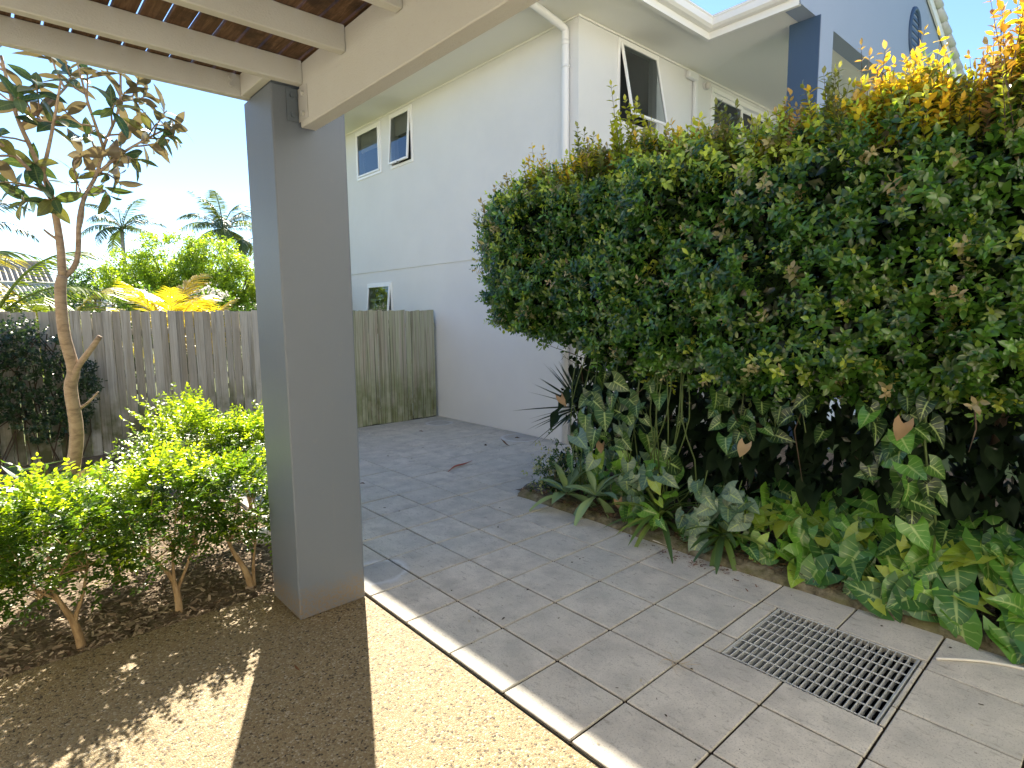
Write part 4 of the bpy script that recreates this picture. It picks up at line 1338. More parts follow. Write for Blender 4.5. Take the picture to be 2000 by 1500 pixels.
rosette("agave", "soft pale green agave rosette leaning over the kerb, right of its twin", "agave", (2.07, .36, .15), 12, .34, W_LANCE, AG, "agave_leaf", -.75, 1.2, 1.05, .35)
rosette("yucca", "spiky dark yucca against the white wall behind the vine curtain", "yucca", (2.85, 1.22, .70), 70, .62, W_SPIKE, [(.020, .04, .022), (.035, .06, .028), (.025, .048, .032)], "strap_leaf", -.45, 1.35, .95, .04)
yc_ = bpy.data.objects["yucca"]
part("stem", tube([(2.85, 1.22, 0), (2.86, 1.20, .4), (2.85, 1.22, .72)], [.04, .035, .03], 8), "hedge_bark", yc_, True)
ST = [(.07, .13, .03), (.10, .17, .035), (.15, .21, .045), (.05, .10, .03)]
rosette("strappy_plant", "clump of narrow arching strap leaves on the kerb right of the agaves", "plant", (2.13, -.20, .10), 34, .40, W_STRAP, ST, "strap_leaf", .05, 1.35, 1.25, .55)
rosette("strappy_plant", "lower clump of broad strap leaves under the bright arrowhead mat", "plant", (2.08, -.74, .12), 24, .30, W_STRAP, ST, "strap_leaf", -.7, .9, 1.9, .4)

# little variegated shrub at the corner of the bed
vs = thing("corner_shrub", "small cream edged leafy shrub at the far corner of the planting bed", "shrub", (2.25, 1.0, .05))
nV = 260
cpt = np.array([2.26, .97, .20]) + rng.normal(size=(nV, 3)) * np.array([.10, .10, .11])
cpt[:, 2] = np.clip(cpt[:, 2], .05, .6)
Pv, Dv, Nv, Sv, Iv, Tv = sprays(cpt, rng.normal(size=(nV, 3)) + np.array([-.5, 0, .8]), rng.uniform(.04, .08, nV), 3, rng.uniform(.03, .045, nV))
tv_ = mixc((.04, .09, .025), (.34, .36, .18), (rng.uniform(0, 1, nV) < .3).astype(float))[Iv]
o = obj("foliage", leaf_mesh("foliage", SMALL, Pv, Dv, Nv + np.array([-.4, -.2, .5]), Sv, tv_, "hedge_leaf", None, (2.25, 1.0, .05)), vs); o["kind"] = "stuff"
part("stem", join([tube([(2.25, 1.0, 0), (2.25 + .06 * math.cos(a), 1.0 + .06 * math.sin(a), .25)], [.006, .003], 5) for a in (0, 2, 4)]), "shrub_bark", vs)

# ================================================================== LEFT GARDEN
def shrub(label, base, forks, centre, rad, n, seed, bright=.5, group="murraya shrubs"):
    """murraya: bare forked stems below, pinnate foliage above"""
    r_ = np.random.default_rng(seed)
    root = thing("murraya_shrub", label, "shrub", base, group)
    b = np.array(base)
    c = np.array(centre, float)
    for fk in forks:
        pts = smoothpath([b + np.array([0, 0, -.05])] + [b + np.array(q) for q in fk], 3)
        part("stem", tube(pts, np.linspace(.024 if fk is forks[0] else .013, .006, len(pts)), 7), "shrub_bark", root, True)
    # fine branches to the crown
    prt = []
    for k in range(15):
        fk = forks[k % len(forks)]
        a = b + np.array(fk[-1]) * r_.uniform(.75, 1)
        d = unit(r_.normal(size=(1, 3)))[0] * np.array(rad) * .75
        e = c + d
        prt.append(tube([a, (a + e) / 2 + .02 * r_.normal(size=3), e], [.006, .004, .002], 4, False))
    o = part("twigs", join(prt), "shrub_bark", root, True); o["kind"] = "stuff"
    d = unit(r_.normal(size=(n, 3)))
    d[:, 2] = np.where(d[:, 2] < -.75, -d[:, 2], d[:, 2])
    rr = r_.uniform(.40, 1.0, n) ** .6 * np.where(r_.uniform(0, 1, n) < .12, 1.22, 1.0)
    p = c + d * np.array(rad) * rr[:, None] * (.58 + .78 * vnoise(d * 1.0 + seed, 2.8, seed))[:, None]
    D = d * np.array([1, 1, .5]) + .35 * r_.normal(size=(n, 3)) + np.array([0, 0, .25])
    P_, D_, N_, S_, I_, T_ = sprays(p, D, r_.uniform(.07, .12, n), 4, r_.uniform(.028, .042, n), planar=True, spread=.7)
    up = np.clip((p[:, 2] - (c[2] + .15 * rad[2])) / rad[2], 0, 1)
    sun_lime = (r_.uniform(0, 1, n) < bright * (.25 + up)).astype(float) * r_.uniform(.4, 1, n)  # upper leaves turn lime more often: sunlight put into the leaf colour
    tn = mixc((.070, .140, .020), (.34, .46, .030), sun_lime) * r_.uniform(.75, 1.25, n)[:, None]
    o = obj("foliage", leaf_mesh("foliage", OVAL, P_, D_, N_ + np.array([0, 0, .5]), S_, tn[I_], "murraya_leaf", r_.uniform(1.0, 1.35, len(P_)), tuple(base)), root)
    o["kind"] = "stuff"
    return root
shrub("murraya shrub at the left edge of the photo, nearest the kerbless path", (-1.78, 1.02, -.03), [[(.03, 0, .15), (.08, .05, .32)], [(-.02, .02, .15), (-.12, .05, .36)]], (-1.72, 1.15, .46), (.34, .32, .32), 680, 31, .6)
shrub("murraya shrub with one crooked pale stem, left of the lowest fork", (-1.275, .96, -.03), [[(-.02, .02, .12), (-.07, .03, .26), (-.12, .06, .40)], [(-.02, .02, .14), (.02, .02, .27), (.06, .06, .42)], [(-.06, .03, .24), (-.17, .04, .36)]], (-1.33, 1.14, .49), (.35, .34, .32), 820, 32, .75)
shrub("murraya shrub with a stout short trunk, middle of the front row", (-.825, 1.02, -.03), [[(0, .0, .11), (-.03, .02, .24), (-.14, .05, .40)], [(0, 0, .12), (.06, .02, .25), (.13, .05, .40)], [(-.01, 0, .18), (0, .03, .42)]], (-.86, 1.22, .51), (.36, .35, .32), 860, 33, .8)
shrub("murraya shrub with leaning stems close against the grey post", (-.40, 1.05, -.03), [[(-.04, .02, .12), (-.10, .03, .26), (-.14, .06, .40)], [(.01, .02, .14), (.05, .04, .36)]], (-.42, 1.25, .48), (.28, .33, .31), 680, 34, .8)
shrub("bright lime murraya shrub behind the front row, nearer the sleeper", (-.50, 2.05, -.03), [[(0, 0, .2), (-.05, .02, .45)], [(0, 0, .2), (.1, .02, .45)], [(0, 0, .2), (.02, -.1, .5)]], (-.50, 2.02, .66), (.34, .38, .33), 950, 35, 1.0)
shrub("bright lime murraya shrub half hidden behind the grey post", (-.06, 2.15, -.03), [[(0, 0, .2), (-.05, .02, .45)], [(0, 0, .2), (.1, .02, .45)]], (-.06, 2.1, .60), (.30, .34, .27), 800, 36, 1.0)
shrub("dull green murraya shrub filling the gap in front of the magnolia trunk", (-1.02, 1.75, -.03), [[(0, 0, .15), (-.05, .02, .35)], [(0, 0, .15), (.08, .02, .36)]], (-1.02, 1.72, .40), (.30, .32, .20), 620, 37, .6)
shrub("murraya shrub behind the crooked stem, left of the magnolia sapling", (-1.75, 1.75, -.03), [[(0, 0, .15), (-.05, .02, .35)], [(0, 0, .15), (.08, .02, .36)]], (-1.75, 1.75, .44), (.34, .32, .22), 620, 38, .6)

# ---- mulch chips and fallen leaves (too many to count)
nC = 9000
cx = np.stack([rng.uniform(-2.3, .03, nC), .87 + 3.5 * rng.uniform(0, 1, nC) ** 1.6, np.zeros(nC)], -1)
cx[:, 2] = -.030 + .022 * (vnoise(np.stack([cx[:, 0], cx[:, 1], np.full(nC, -.035)], -1), 2.2, 3) - .5) * 2 + rng.uniform(.002, .014, nC)
ang = rng.uniform(0, 6.28, nC)
Dc = np.stack([np.cos(ang), np.sin(ang), .25 * rng.normal(size=nC)], -1)
Nc = np.stack([.35 * rng.normal(size=nC), .35 * rng.normal(size=nC), np.ones(nC)], -1)
CH = (np.array([(-.12, 0, 0), (.12, 0, .02), (.10, 1, 0), (-.10, 1, .03)], float), [(0, 1, 2, 3)], np.zeros((4, 2)))
tc = mixc((.10, .065, .04), (.50, .39, .28), rng.uniform(0, 1, nC) ** 1.2)
mo = obj("mulch", leaf_mesh("mulch", CH, cx, Dc, Nc, rng.uniform(.015, .05, nC), tc, "chip_wood", rng.uniform(.7, 1.8, nC)))
tag(mo, "brown bark mulch and leaf litter covering the left garden bed", "mulch", kind="stuff")
nC = 2600
cx = np.stack([2.0 + .35 * rng.uniform(0, 1, nC) ** 1.3, rng.uniform(-3.0, 1.2, nC), np.full(nC, .07)], -1)
cx[:, 2] = .055 + .03 * rng.uniform(0, 1, nC)
ang = rng.uniform(0, 6.28, nC)
Dc = np.stack([np.cos(ang), np.sin(ang), .3 * rng.normal(size=nC)], -1)
Nc = np.stack([.4 * rng.normal(size=nC), .4 * rng.normal(size=nC), np.ones(nC)], -1)
mo = obj("bed_litter", leaf_mesh("bed_litter", CH, cx, Dc, Nc, rng.uniform(.012, .035, nC), mixc((.05, .03, .018), (.22, .13, .07), rng.uniform(0, 1, nC) ** 1.5), "chip_wood", rng.uniform(.8, 2.0, nC)))
tag(mo, "brown leaf litter along the kerb of the planting bed", "leaf litter", kind="stuff")
nC = 190
cx = np.stack([1.90 + .075 * rng.normal(size=nC), -.62 + .20 * rng.normal(size=nC), np.full(nC, .004)], -1)
cx[:, 0] = np.minimum(cx[:, 0], 1.99)
ang = rng.uniform(0, 6.28, nC)
Dc = np.stack([np.cos(ang), np.sin(ang), .1 * rng.normal(size=nC)], -1)
Nc = np.stack([.2 * rng.normal(size=nC), .2 * rng.normal(size=nC), np.ones(nC)], -1)
mo = obj("swept_litter", leaf_mesh("swept_litter", CH, cx, Dc, Nc, rng.uniform(.010, .034, nC), mixc((.06, .02, .014), (.20, .08, .05), rng.uniform(0, 1, nC)), "chip_wood", rng.uniform(.4, 1.2, nC)))
tag(mo, "scatter of dark red brown litter on the pavers beside the kerb", "leaf litter", kind="stuff")
# crumbs, seeds and grit lying about on the paving
nC = 420
cx = np.stack([rng.uniform(.1, 3.8, nC), rng.uniform(-2.4, 5.1, nC), np.full(nC, .002)], -1)
ok = (cx[:, 1] > 1.35) | (cx[:, 0] < 1.97)
ok &= ~((cx[:, 0] > GX0 - .02) & (cx[:, 0] < GX1 + .02) & (cx[:, 1] > GY0 - .02) & (cx[:, 1] < GY1 + .02))
cx = cx[ok]; nC = len(cx)
ang = rng.uniform(0, 6.28, nC)
Dc = np.stack([np.cos(ang), np.sin(ang), 0 * ang], -1); Nc = np.tile(np.array([[0, 0, 1.0]]), (nC, 1)) + .2 * rng.normal(size=(nC, 3))
mo = obj("paving_grit", leaf_mesh("paving_grit", CH, cx, Dc, Nc, rng.uniform(.004, .014, nC) * np.where(rng.uniform(0, 1, nC) < .1, 2.0, 1), mixc((.04, .03, .02), (.45, .40, .30), (rng.uniform(0, 1, nC) < .3).astype(float)), "chip_wood", rng.uniform(1, 4, nC)))
tag(mo, "tiny seeds and grit scattered over the pavers", "grit", kind="stuff")

# single fallen leaves that can be picked out
fall = leaf_variants("fallen_leaf", [blade(W_LANCE, 5, .7, .9, 0, .05), blade(W_MAGN, 5, .5, -.6, 0, .05)], [(.10, .055, .035), (.17, .09, .05), (.06, .04, .03)], "dry_leaf")
spots = [(3.62, 3.05, .17, "curled brown leaf leaning on the foot of the white wall"), (3.25, 2.75, .13, "dry brown leaf on the pavers near the vine curtain"), (3.10, 3.05, .11, "small dry leaf beside the dark wall stain"),
         (2.95, 4.35, .12, "dark dead leaf on the pavers midway along the back wall"), (1.95, 4.35, .13, "dead leaf on the pavers near the fence foot, rightmost of a pair"), (1.78, 4.30, .10, "dead leaf on the pavers near the fence foot, leftmost of a pair"),
         (1.10, 2.55, .10, "short black dead leaf alone mid paving, right of the post"), (-.55, -.05, .035, "tiny orange brown leaf on the shaded concrete in front of the post")]
for i, (x, y, s, lb) in enumerate(spots):
    V = Vector((x, y, .008))
    o = leaf_obj("fallen_leaf", fall[i % 3], None, V, (math.cos(i * 2.1), math.sin(i * 2.1), .12), (.2, -.1, 1), s)
    tag(o, lb, "fallen leaf")
o = obj("palm_sheath", mesh("palm_sheath", *tube(smoothpath([(1.98, 2.30, .008), (2.14, 2.40, .018), (2.30, 2.43, .014), (2.46, 2.50, .006)], 3), [.003, .005, .007, .009, .010, .009, .008, .005, .003, .002], 6), "sheath_red", True))
tag(o, "thin red palm sheath lying on the pavers", "palm sheath")
o = obj("pale_stick", mesh("pale_stick", *tube(smoothpath([(1.72, -2.02, .006), (1.80, -2.11, .008), (1.88, -2.22, .007), (1.93, -2.36, .006), (1.95, -2.5, .006)], 3), .007, 6), "pale_strip", True))
tag(o, "pale curved stick lying on the pavers right of the drain grate", "stick")
o = obj("pale_twig", mesh("pale_twig", *tube([(1.965, -.20, .012), (1.958, -.32, .012), (1.955, -.43, .010)], [.004, .005, .003], 5), "pale_strip"))
tag(o, "short white twig against the kerb above the litter", "twig")
grs = []
for k in range(9):
    a = random.uniform(0, 6.28)
    p0 = (.80 + random.gauss(0, .01), -1.20 + random.gauss(0, .015), .002)
    grs.append(tube([p0, (p0[0] + .04 * math.cos(a), p0[1] + .04 * math.sin(a), .010), (p0[0] + .085 * math.cos(a + .4), p0[1] + .085 * math.sin(a + .4), .004)], [.0014, .0012, .0006], 4, False))
o = obj("dry_grass_tuft", mesh("dry_grass_tuft", *join(grs), "twig_pale"))
tag(o, "dry straw tuft in the paver joint left of the drain grate", "grass tuft", kind="stuff")

# ---- magnolia tree
mg = thing("magnolia_tree", "slender magnolia tree with brown backed leaves behind the left garden shrubs", "tree", (-1.18, 2.2, 0))
tk = [(-1.18, 2.2, -.1), (-1.175, 2.2, .5), (-1.117, 2.2, .875), (-1.125, 2.2, 1.19), (-1.10, 2.2, 1.32), (-1.13, 2.2, 1.56), (-1.127, 2.2, 1.83), (-1.108, 2.2, 1.93)]
def rads(a, b, pts): return np.linspace(a, b, len(pts))
p_ = smoothpath(tk, 4); part("trunk", tube(p_, rads(.044, .030, p_), 12), "magnolia_bark", mg, True)
brs = [([(-1.108, 2.2, 1.92), (-1.103, 2.2, 2.12), (-1.113, 2.19, 2.32), (-1.134, 2.17, 2.47), (-1.20, 2.12, 2.68), (-1.26, 2.1, 2.88), (-1.30, 2.1, 3.2)], .026, .008),
       ([(-1.115, 2.2, 1.90), (-1.025, 2.2, 2.03), (-.99, 2.2, 2.30), (-.944, 2.21, 2.46), (-.869, 2.22, 2.61), (-.811, 2.2, 2.81), (-.72, 2.15, 3.05), (-.70, 2.1, 3.3)], .018, .006),
       ([(-1.12, 2.19, 1.22), (-1.08, 2.17, 1.33), (-1.00, 2.15, 1.45), (-.945, 2.13, 1.535)], .024, .016),
       ([(-1.10, 2.2, 2.15), (-1.15, 2.2, 2.19), (-1.18, 2.2, 2.22)], .010, .006),
       ([(-1.09, 2.2, 1.05), (-1.03, 2.18, 1.10), (-.98, 2.16, 1.16)], .010, .005),
       ([(-1.12, 2.18, 2.40), (-1.25, 2.05, 2.58), (-1.42, 1.95, 2.72), (-1.6, 1.9, 2.9)], .014, .006),
       ([(-1.16, 2.15, 2.55), (-1.10, 2.0, 2.8), (-1.05, 1.85, 3.05)], .013, .006),
       ([(-.86, 2.22, 2.62), (-.70, 2.2, 2.78), (-.52, 2.2, 2.92), (-.43, 2.2, 2.98)], .011, .004),
       ([(-.82, 2.2, 2.78), (-.90, 2.05, 3.0), (-.95, 1.95, 3.2)], .011, .005),
       ([(-1.24, 2.1, 2.82), (-1.05, 2.2, 3.05), (-.95, 2.3, 3.2)], .011, .005),
       ([(-1.0, 2.2, 2.2), (-.96, 2.2, 2.38), (-.99, 2.2, 2.6)], .007, .004),
       ([(-1.13, 2.2, 2.45), (-1.28, 2.25, 2.50), (-1.45, 2.3, 2.48)], .009, .004)]
for pts, a, b in brs:
    p_ = smoothpath(pts, 4)
    part("branch", tube(p_, rads(a, b, p_), 8), "magnolia_bark", mg, True)
MT = [blade(W_MAGN, 6, .22, .18, 0, .008), blade(W_MAGN, 6, .35, .05, 0, .010, .3), blade(W_MAGN, 6, .10, .30, 0, .012, -.3)]
mv = leaf_variants("leaf", MT, [(.055, .105, .030), (.035, .075, .028), (.10, .14, .035), (.07, .12, .04), (.20, .20, .05), (.04, .09, .035)], "magnolia_leaf")
tips = [(-.43, 2.2, 2.98, .8, 0, .2), (-.50, 2.18, 3.05, .7, 0, .6), (-.55, 2.25, 2.85, .6, .1, -.1), (-.62, 2.2, 3.22, .5, 0, .8), (-.72, 2.15, 3.10, .2, -.2, .8), (-.78, 2.25, 2.72, .3, .3, -.3), (-.70, 2.1, 2.70, .5, -.3, -.4),
        (-.84, 2.2, 2.50, .2, -.2, -.8), (-.90, 2.1, 3.15, 0, -.4, .8), (-.95, 2.3, 3.2, .1, .4, .7), (-1.02, 1.9, 3.1, -.1, -.6, .6), (-1.06, 2.05, 2.86, .2, -.6, .3), (-1.2, 2.1, 3.0, -.2, -.2, .9), (-1.30, 2.1, 3.25, -.2, 0, .9),
        (-1.36, 2.0, 2.72, -.6, -.4, .1), (-1.45, 1.95, 2.86, -.6, -.3, .4), (-1.55, 1.92, 2.95, -.6, -.1, .5), (-1.45, 2.3, 2.48, -.6, .1, -.2), (-1.30, 2.24, 2.54, -.4, -.3, .1), (-1.18, 2.1, 2.62, -.3, -.6, -.1),
        (-1.10, 2.1, 2.45, .2, -.7, .0), (-.97, 2.2, 2.62, .1, -.4, .5), (-.88, 2.15, 2.86, .5, -.5, .3), (-.66, 2.3, 2.96, .5, .4, .3), (-1.12, 2.25, 2.95, 0, .4, .7), (-1.35, 2.2, 3.05, -.4, .3, .6), (-.80, 2.0, 2.98, .2, -.7, .4), (-1.22, 1.95, 2.9, -.2, -.7, .4),
        (-1.5, 2.1, 3.15, -.4, 0, .8), (-.58, 2.1, 2.94, .5, -.6, .2), (-1.0, 2.3, 3.0, 0, .5, .6), (-1.4, 2.15, 2.62, -.5, .2, 0), (-.92, 2.25, 2.74, .1, .4, .2), (-1.14, 2.0, 3.02, 0, -.6, .6), (-.60, 2.2, 3.12, .5, .1, .6), (-.80, 2.15, 3.26, .2, 0, .9), (-1.05, 2.2, 3.30, 0, 0, 1), (-1.40, 2.1, 3.20, -.3, -.2, .8), (-.48, 2.15, 2.90, .7, -.3, .0), (-1.52, 2.0, 2.60, -.6, -.2, -.3), (-.75, 2.3, 2.60, .3, .2, -.6), (-1.25, 2.2, 2.42, -.4, -.3, -.4)]
nm = 0
tstems = []
bpts = np.concatenate([np.array(smoothpath(b_[0], 4)) for b_ in brs])
for (x, y, z, dx, dy, dz) in tips:
    x, y, z = -1.0 + (x + 1.0) * 1.14, 2.15 + (y - 2.15) * 1.25, 2.75 + (z - 2.75) * 1.16
    ax = unit(np.array([[dx, dy, dz]]) + .12 * rng.normal(size=(1, 3)))[0]
    A_ = unit(np.cross(ax, [0.1, .3, 1])[None])[0]; B_ = np.cross(ax, A_)
    tp_ = np.array([x, y, z]); ok_ = bpts[bpts[:, 2] < z + .05]
    near = ok_[np.argmin(np.linalg.norm(ok_ - (tp_ - ax * .2), axis=1))]
    tstems.append(tube([near, (near + tp_) / 2 - ax * .04 + .015 * rng.normal(size=3), tp_ - ax * .05, tp_], [.007, .006, .005, .004], 5, False))
    for k in range(7):
        if nm >= 300: break
        a = k * 2.4 + random.gauss(0, .2)
        t_ = k / 7
        D_ = ax * (.15 + .65 * t_) + (A_ * math.cos(a) + B_ * math.sin(a)) * (1 - .45 * t_) + np.array([0, 0, -.10])
        N_ = ax * 1.0 + np.array([0, 0, .35]) + .25 * rng.normal(size=3)
        P_ = np.array([x, y, z]) - ax * .11 * (1 - t_)
        leaf_obj("leaf", random.choice(mv), mg, P_, D_, N_, random.uniform(.12, .185))
        nm += 1
part("twigs", join(tstems), "magnolia_bark", mg)["kind"] = "stuff"

# ---- magnolia sapling: a few very large leaves
sp = thing("magnolia_sapling", "low magnolia sapling with big yellow green leaves among the shrubs", "sapling", (-1.33, 1.95, -.03))
part("stem", join([tube([(-1.33, 1.95, -.05), (-1.34, 1.94, .35), (-1.36, 1.92, .62)], [.018, .014, .010], 7), tube([(-1.33, 1.95, .15), (-1.25, 1.95, .4), (-1.20, 1.93, .58)], [.012, .010, .008], 7)]), "magnolia_bark", sp, True)
sv_ = leaf_variants("leaf", MT, [(.24, .22, .045), (.14, .19, .035), (.05, .10, .035), (.30, .22, .06), (.06, .11, .05)], "magnolia_leaf")
for (cx_, cy_, cz_, nl) in ((-1.36, 1.92, .64, 12), (-1.19, 1.92, .60, 11)):
    for k in range(nl):
        a = k * 2.4 + random.gauss(0, .2); e_ = .0 + .9 * k / nl
        D_ = (math.cos(a) * math.cos(e_), math.sin(a) * math.cos(e_), math.sin(e_) + .05)
        leaf_obj("leaf", random.choice(sv_), sp, (cx_ + .02 * math.cos(a), cy_ + .02 * math.sin(a), cz_ - .08 + .1 * k / nl), D_, (-.3 * math.cos(a), -.3 * math.sin(a), 1), random.uniform(.17, .25))

# ---- climber on the fence
cl = thing("fence_climber", "dark leafy climber covering the left end of the paling fence", "climber", (-1.4, 5.18, .15))
nk = 2300
yy = rng.uniform(-3.2, -.62, nk); zz = rng.uniform(.16, 1.66, nk)
edge = np.interp(zz, [.16, .4, .7, 1.2, 1.45, 1.66], [-.95, -.80, -.66, -.72, -.95, -1.15]) + .16 * (vnoise(np.stack([yy * 0, zz, zz], -1), 4, 3) - .5)
dens = vnoise(np.stack([yy, zz * 0, zz], -1), 3.0, 8)
keep = (yy < edge) & (dens + .45 * (zz - .6) > .34)
yy, zz = yy[keep], zz[keep]; nk = len(yy)
top = np.clip((zz - 1.0) / .6, 0, 1)
pk = np.stack([yy, 5.21 - rng.uniform(0, .10 + .16 * top, nk), zz], -1)
Pk, Dk, Nk, Sk, Ik, Tk = sprays(pk, np.stack([.4 * rng.normal(size=nk), -.7 * np.ones(nk), .3 + .5 * rng.normal(size=nk)], -1), rng.uniform(.07, .13, nk), 4, rng.uniform(.035, .052, nk))
o = obj("foliage", leaf_mesh("foliage", SMALL, Pk, Dk, Nk + np.array([0, -.3, .9]), Sk, mixc((.018, .045, .020), (.05, .09, .030), rng.uniform(0, 1, nk))[Ik], "vine_leaf", rng.uniform(1, 1.4, len(Pk)), (-1.4, 5.18, .15)), cl); o["kind"] = "stuff"
vs_ = []
for k in range(26):
    x0 = random.uniform(-3, -.85)
    vs_.append(tube(smoothpath([(x0, 5.22, .14), (x0 + random.gauss(0, .1), 5.22, .55), (x0 + random.gauss(0, .2), 5.2, 1.0), (x0 + random.gauss(0, .25), 5.18, 1.5)], 3), .006, 5, False))
part("stems", join(vs_), "hedge_bark", cl, True)["kind"] = "stuff"
# broad strap leaf at the left edge and grass on the sleeper
rosette("broad_leaf_plant", "broad strap leaved plant at the left edge below the climber", "plant", (-1.95, 3.6, .05), 12, .85, W_STRAP, [(.08, .15, .04), (.06, .12, .035)], "strap_leaf", .35, 1.2, 1.6, .55)
ng = 500
Pg = np.stack([rng.uniform(-1.4, .02, ng), rng.uniform(4.45, 4.75, ng), np.full(ng, .12)], -1)
o = obj("sleeper_grass", leaf_mesh("sleeper_grass", (np.array([(-.05, 0, 0), (.05, 0, 0), (0, 1, 0)]), [(0, 1, 2)], np.zeros((3, 2))), Pg, np.stack([.5 * rng.normal(size=ng), .4 * rng.normal(size=ng), np.ones(ng)], -1), rng.normal(size=(ng, 3)), rng.uniform(.05, .12, ng), mixc((.09, .14, .03), (.20, .24, .05), rng.uniform(0, 1, ng)), "strap_leaf"))
tag(o, "short grass tufts on top of the timber sleeper", "grass", kind="stuff")

# ================================================================== BEYOND THE FENCE
def leafy_tree(name, label, cat, base, lobes, n, size, c0, c1, trunk, seed, mat="tree_leaf", group=None):
    r_ = np.random.default_rng(seed)
    root = thing(name, label, cat, base, group)
    b = np.array(base, float)
    prt = []
    for (cx, cy, cz, rx, ry, rz) in lobes:
        c = np.array([cx, cy, cz])
        mid = b * .45 + c * .55 + .1 * r_.normal(size=3)
        prt.append(tube(smoothpath([b, (b + mid) / 2 * [1, 1, 1] + .06 * r_.normal(size=3), mid, c], 3), np.linspace(trunk, trunk * .22, 10), 7))
        for k in range(7):
            e = c + unit(r_.normal(size=(1, 3)))[0] * np.array([rx, ry, rz]) * .8
            prt.append(tube([mid, (mid + e) / 2 + .05 * r_.normal(size=3), e], [trunk * .3, trunk * .2, trunk * .06], 5, False))
    part("trunk", join(prt), "hedge_bark", root, True)
    vol = np.array([l[3] * l[4] * l[5] for l in lobes]) ** .67
    cnt = np.maximum(1, (n * vol / vol.sum()).astype(int))
    P = []
    for l, k in zip(lobes, cnt):
        d = unit(r_.normal(size=(k, 3)))
        q = np.array(l[:3]) + d * np.array(l[3:]) * (r_.uniform(.35, 1, k) ** .5 * (.65 + .6 * vnoise(d + seed, 2.3, seed)))[:, None]
        P.append(q)
    P = np.concatenate(P)
    P = P[vnoise(P, 2.2, seed + 3) > .30]
    k = len(P)
    Ps, Ds, Ns, Ss, Is, Ts = sprays(P, r_.normal(size=(k, 3)) + np.array([0, 0, .4]), np.full(k, size * 2.0), 3, np.full(k, size))
    tn = mixc(c0, c1, r_.uniform(0, 1, k)) * r_.uniform(.7, 1.3, k)[:, None]
    o = obj("crown", leaf_mesh("crown", SMALL, Ps, Ds, Ns + np.array([0, 0, .6]), Ss, tn[Is], mat, r_.uniform(1, 1.5, len(Ps)), base), root)
    o["kind"] = "stuff"
    return root
leafy_tree("garden_tree", "bright light green tree spreading behind the paling fence left of the post", "tree", (2.1, 13, -.1),
           [(1.8, 13, 2.9, .8, .8, .72), (.95, 12.8, 2.45, .7, .7, .62), (2.7, 13, 2.95, .75, .8, .65), (2.2, 12.6, 2.3, .9, .8, .6), (3.3, 13.2, 2.55, .55, .7, .62), (1.3, 12.6, 2.0, .7, .6, .5), (2.9, 12.6, 2.0, .7, .6, .5), (3.65, 13.0, 2.2, .4, .5, .6)], 5600, .075, (.14, .23, .035), (.30, .38, .05), .11, 51)
leafy_tree("garden_tree", "small yellow green tree showing beside the left edge of the post", "tree", (3.75, 12.0, -.1), [(3.62, 12, 2.3, .42, .5, .62), (3.5, 12, 1.7, .5, .5, .5)], 1500, .06, (.15, .22, .035), (.27, .32, .05), .06, 52)
leafy_tree("garden_tree", "dim bluish tree behind the tan roofs at far left", "tree", (1.2, 24, -.1), [(1.6, 24, 3.0, 1.0, 1.0, .75), (2.8, 24.5, 2.9, 1.0, 1.0, .7), (.2, 24, 2.2, 1.3, 1, .6)], 2200, .10, (.045, .09, .035), (.09, .15, .05), .12, 53)
leafy_tree("boundary_shrub", "dark clipped shrubs just above the fence top behind the yellow palm", "shrub", (1.3, 9.2, -.1), [(-.2, 9.2, 1.25, .9, .4, .72), (1.2, 9.3, 1.2, .9, .4, .72), (2.6, 9.3, 1.25, .9, .4, .70), (-1.8, 9.2, 1.3, .9, .4, .7)], 3000, .06, (.022, .05, .018), (.05, .09, .028), .05, 54)
leafy_tree("side_shrub", "small tree against the house between post and downstairs window", "shrub", (3.3, 8.6, -.1), [(3.5, 8.6, 2.05, .30, .4, .42), (3.4, 8.6, 1.4, .4, .4, .5)], 700, .055, (.035, .08, .025), (.08, .13, .04), .03, 55)
# white flowers on a frangipani
fr = leafy_tree("frangipani", "frangipani with clusters of white flowers behind the yellow palm", "tree", (1.2, 10.6, -.1), [(.72, 10.6, 1.85, .45, .3, .35), (1.75, 10.6, 1.95, .6, .35, .32)], 500, .085, (.06, .12, .03), (.12, .19, .05), .05, 56)
nf = 190
cf = np.array([(.62, 10.4, 2.10), (.82, 10.4, 2.02), (1.55, 10.4, 2.20), (1.75, 10.4, 2.14), (1.95, 10.4, 2.22), (2.1, 10.4, 2.1), (.70, 10.35, 1.92)])
Pf = cf[rng.integers(0, len(cf), nf)] + rng.normal(size=(nf, 3)) * np.array([.09, .08, .06])
Pp, Dp_, Np_, Sp_, Ip, Tp = sprays(Pf, rng.normal(size=(nf, 3)) + np.array([-.3, -1, .8]), np.full(nf, .01), 2, np.full(nf, .045), spread=.9)
o = obj("flowers", leaf_mesh("flowers", SMALL, Pp, Dp_, Np_, Sp_, np.tile(np.array([[.80, .74, .72]]), (len(Pp), 1)), "flower_petal", np.full(len(Pp), 1.6), (1.2, 10.6, -.1)), fr); o["kind"] = "stuff"

